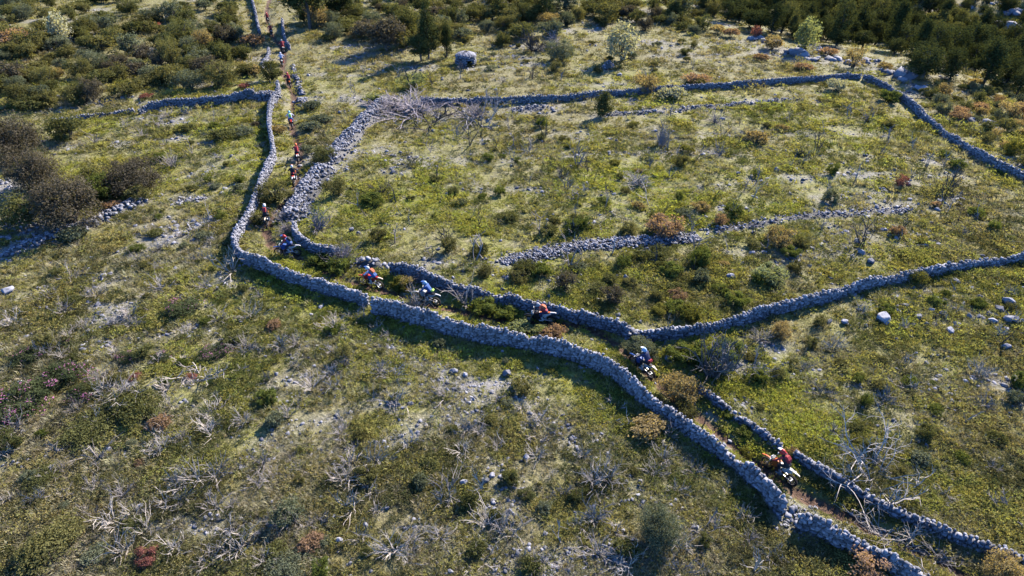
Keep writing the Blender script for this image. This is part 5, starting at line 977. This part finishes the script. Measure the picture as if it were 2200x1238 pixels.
# ------------------------------------------------------------------ labels: every repeat named by what it stands by
MARKS = [(1697, 1000, 'the rider in black with red sleeves'), (1380, 780, 'the navy-shirted rider'), (1160, 675, 'the crouching orange-shirted rider'), (912, 635, 'the rider with the lime pack'), (800, 605, 'the red motorcycle'), (576, 465, 'the white-helmeted rider in black'), (318, 1180, 'the bright red bush'), (620, 1105, 'the grey-green bush with bleached stems'), (1410, 1120, 'the grey-olive bushy tree'), (1868, 985, 'the sprawling dead tree'), (1895, 680, 'the flat-topped boulder'), (2166, 665, 'the paired boulders'), (1462, 825, 'the golden tan bush'), (1678, 700, 'the round tan bush'), (1650, 580, 'the soft pale green bush'),
         (1965, 592, 'the bush on the rising wall'), (1422, 490, 'the broad orange shrub'), (1935, 385, 'the salmon-red shrub'), (1370, 380, 'the pale brushwood mound'), (1421, 285, 'the tall purple-grey bush'), (1722, 325, 'the burnt black crown'), (1295, 235, 'the small dark conifer'), (880, 225, 'the brushwood heap'), (1001, 125, 'the stone hut'), (1335, 100, 'the white-flowering tree'), (135, 72, 'the white-blossomed tree'), (665, 20, 'the big dark tree'), (1172, 20, 'the dark top conifer'), (1622, 70, 'the red ridge shrub'), (1945, 165, 'the ridge slabs'), (2085, 258, 'the lower outcrop'), (155, 430, 'the huge grey-brown bush'), (290, 360, 'the rounded brown bush'),
         (130, 815, 'the pink rockrose row'), (390, 660, 'the wide rockrose mat'), (290, 870, 'the dark shrub mat'), (261, 850, 'the large sprawling dead shrub'), (115, 1165, 'the dusky corner shrub'), (500, 560, 'the dead tree outside the bend'), (740, 545, 'the thicket over the hooked wall'), (960, 815, 'the stony streak'), (1050, 1030, 'the twin pale rocks'), (850, 960, 'the loop of stones'), (1280, 525, 'the rubble bank'), (1850, 158, 'the wall bend'), (545, 100, 'the orange-tan patch'), (430, 210, 'the shaded wall'), (40, 105, 'the russet patch'), (300, 60, 'the russet upper shrub'), (1730, 85, 'the pale young tree'), (2150, 40, 'the far rocky slope'), (1215, 610, 'the reddish-brown dome'), (800, 425, 'the green shrub by the collapsed wall'), (1690, 1095, 'the tumbled gap'), (1390, 920, 'the rusty tan shrub'), (1560, 1040, 'the tall wall foot'), (20, 628, 'the flat white slab')]
ORD = ['first', 'second', 'third', 'fourth', 'fifth', 'sixth', 'seventh', 'eighth', 'ninth', 'tenth', 'eleventh', 'twelfth', 'thirteenth', 'fourteenth', 'fifteenth', 'sixteenth', 'seventeenth', 'eighteenth', 'nineteenth', 'twentieth'] + ['%dth' % k if k % 10 not in (1, 2, 3) else '%d%s' % (k, {1: 'st', 2: 'nd', 3: 'rd'}[k % 10]) for k in range(21, 90)]
from collections import defaultdict, Counter
cnt = Counter(t[1] for t in THINGS); clus = defaultdict(list)
for t in THINGS:
    o, ds, px, py, key = t
    if cnt[ds] == 1: o['label'] = ds; continue
    d = [(px - a) ** 2 + (py - b) ** 2 for a, b, _ in MARKS]; k = int(np.argmin(d)); clus[(ds, k)].append((d[k], o))
for (ds, k), L in clus.items():
    L.sort(key=lambda q: q[0])
    for i, (_, o) in enumerate(L): o['label'] = '%s, %s out from %s' % (ds, ORD[i], MARKS[k][2])
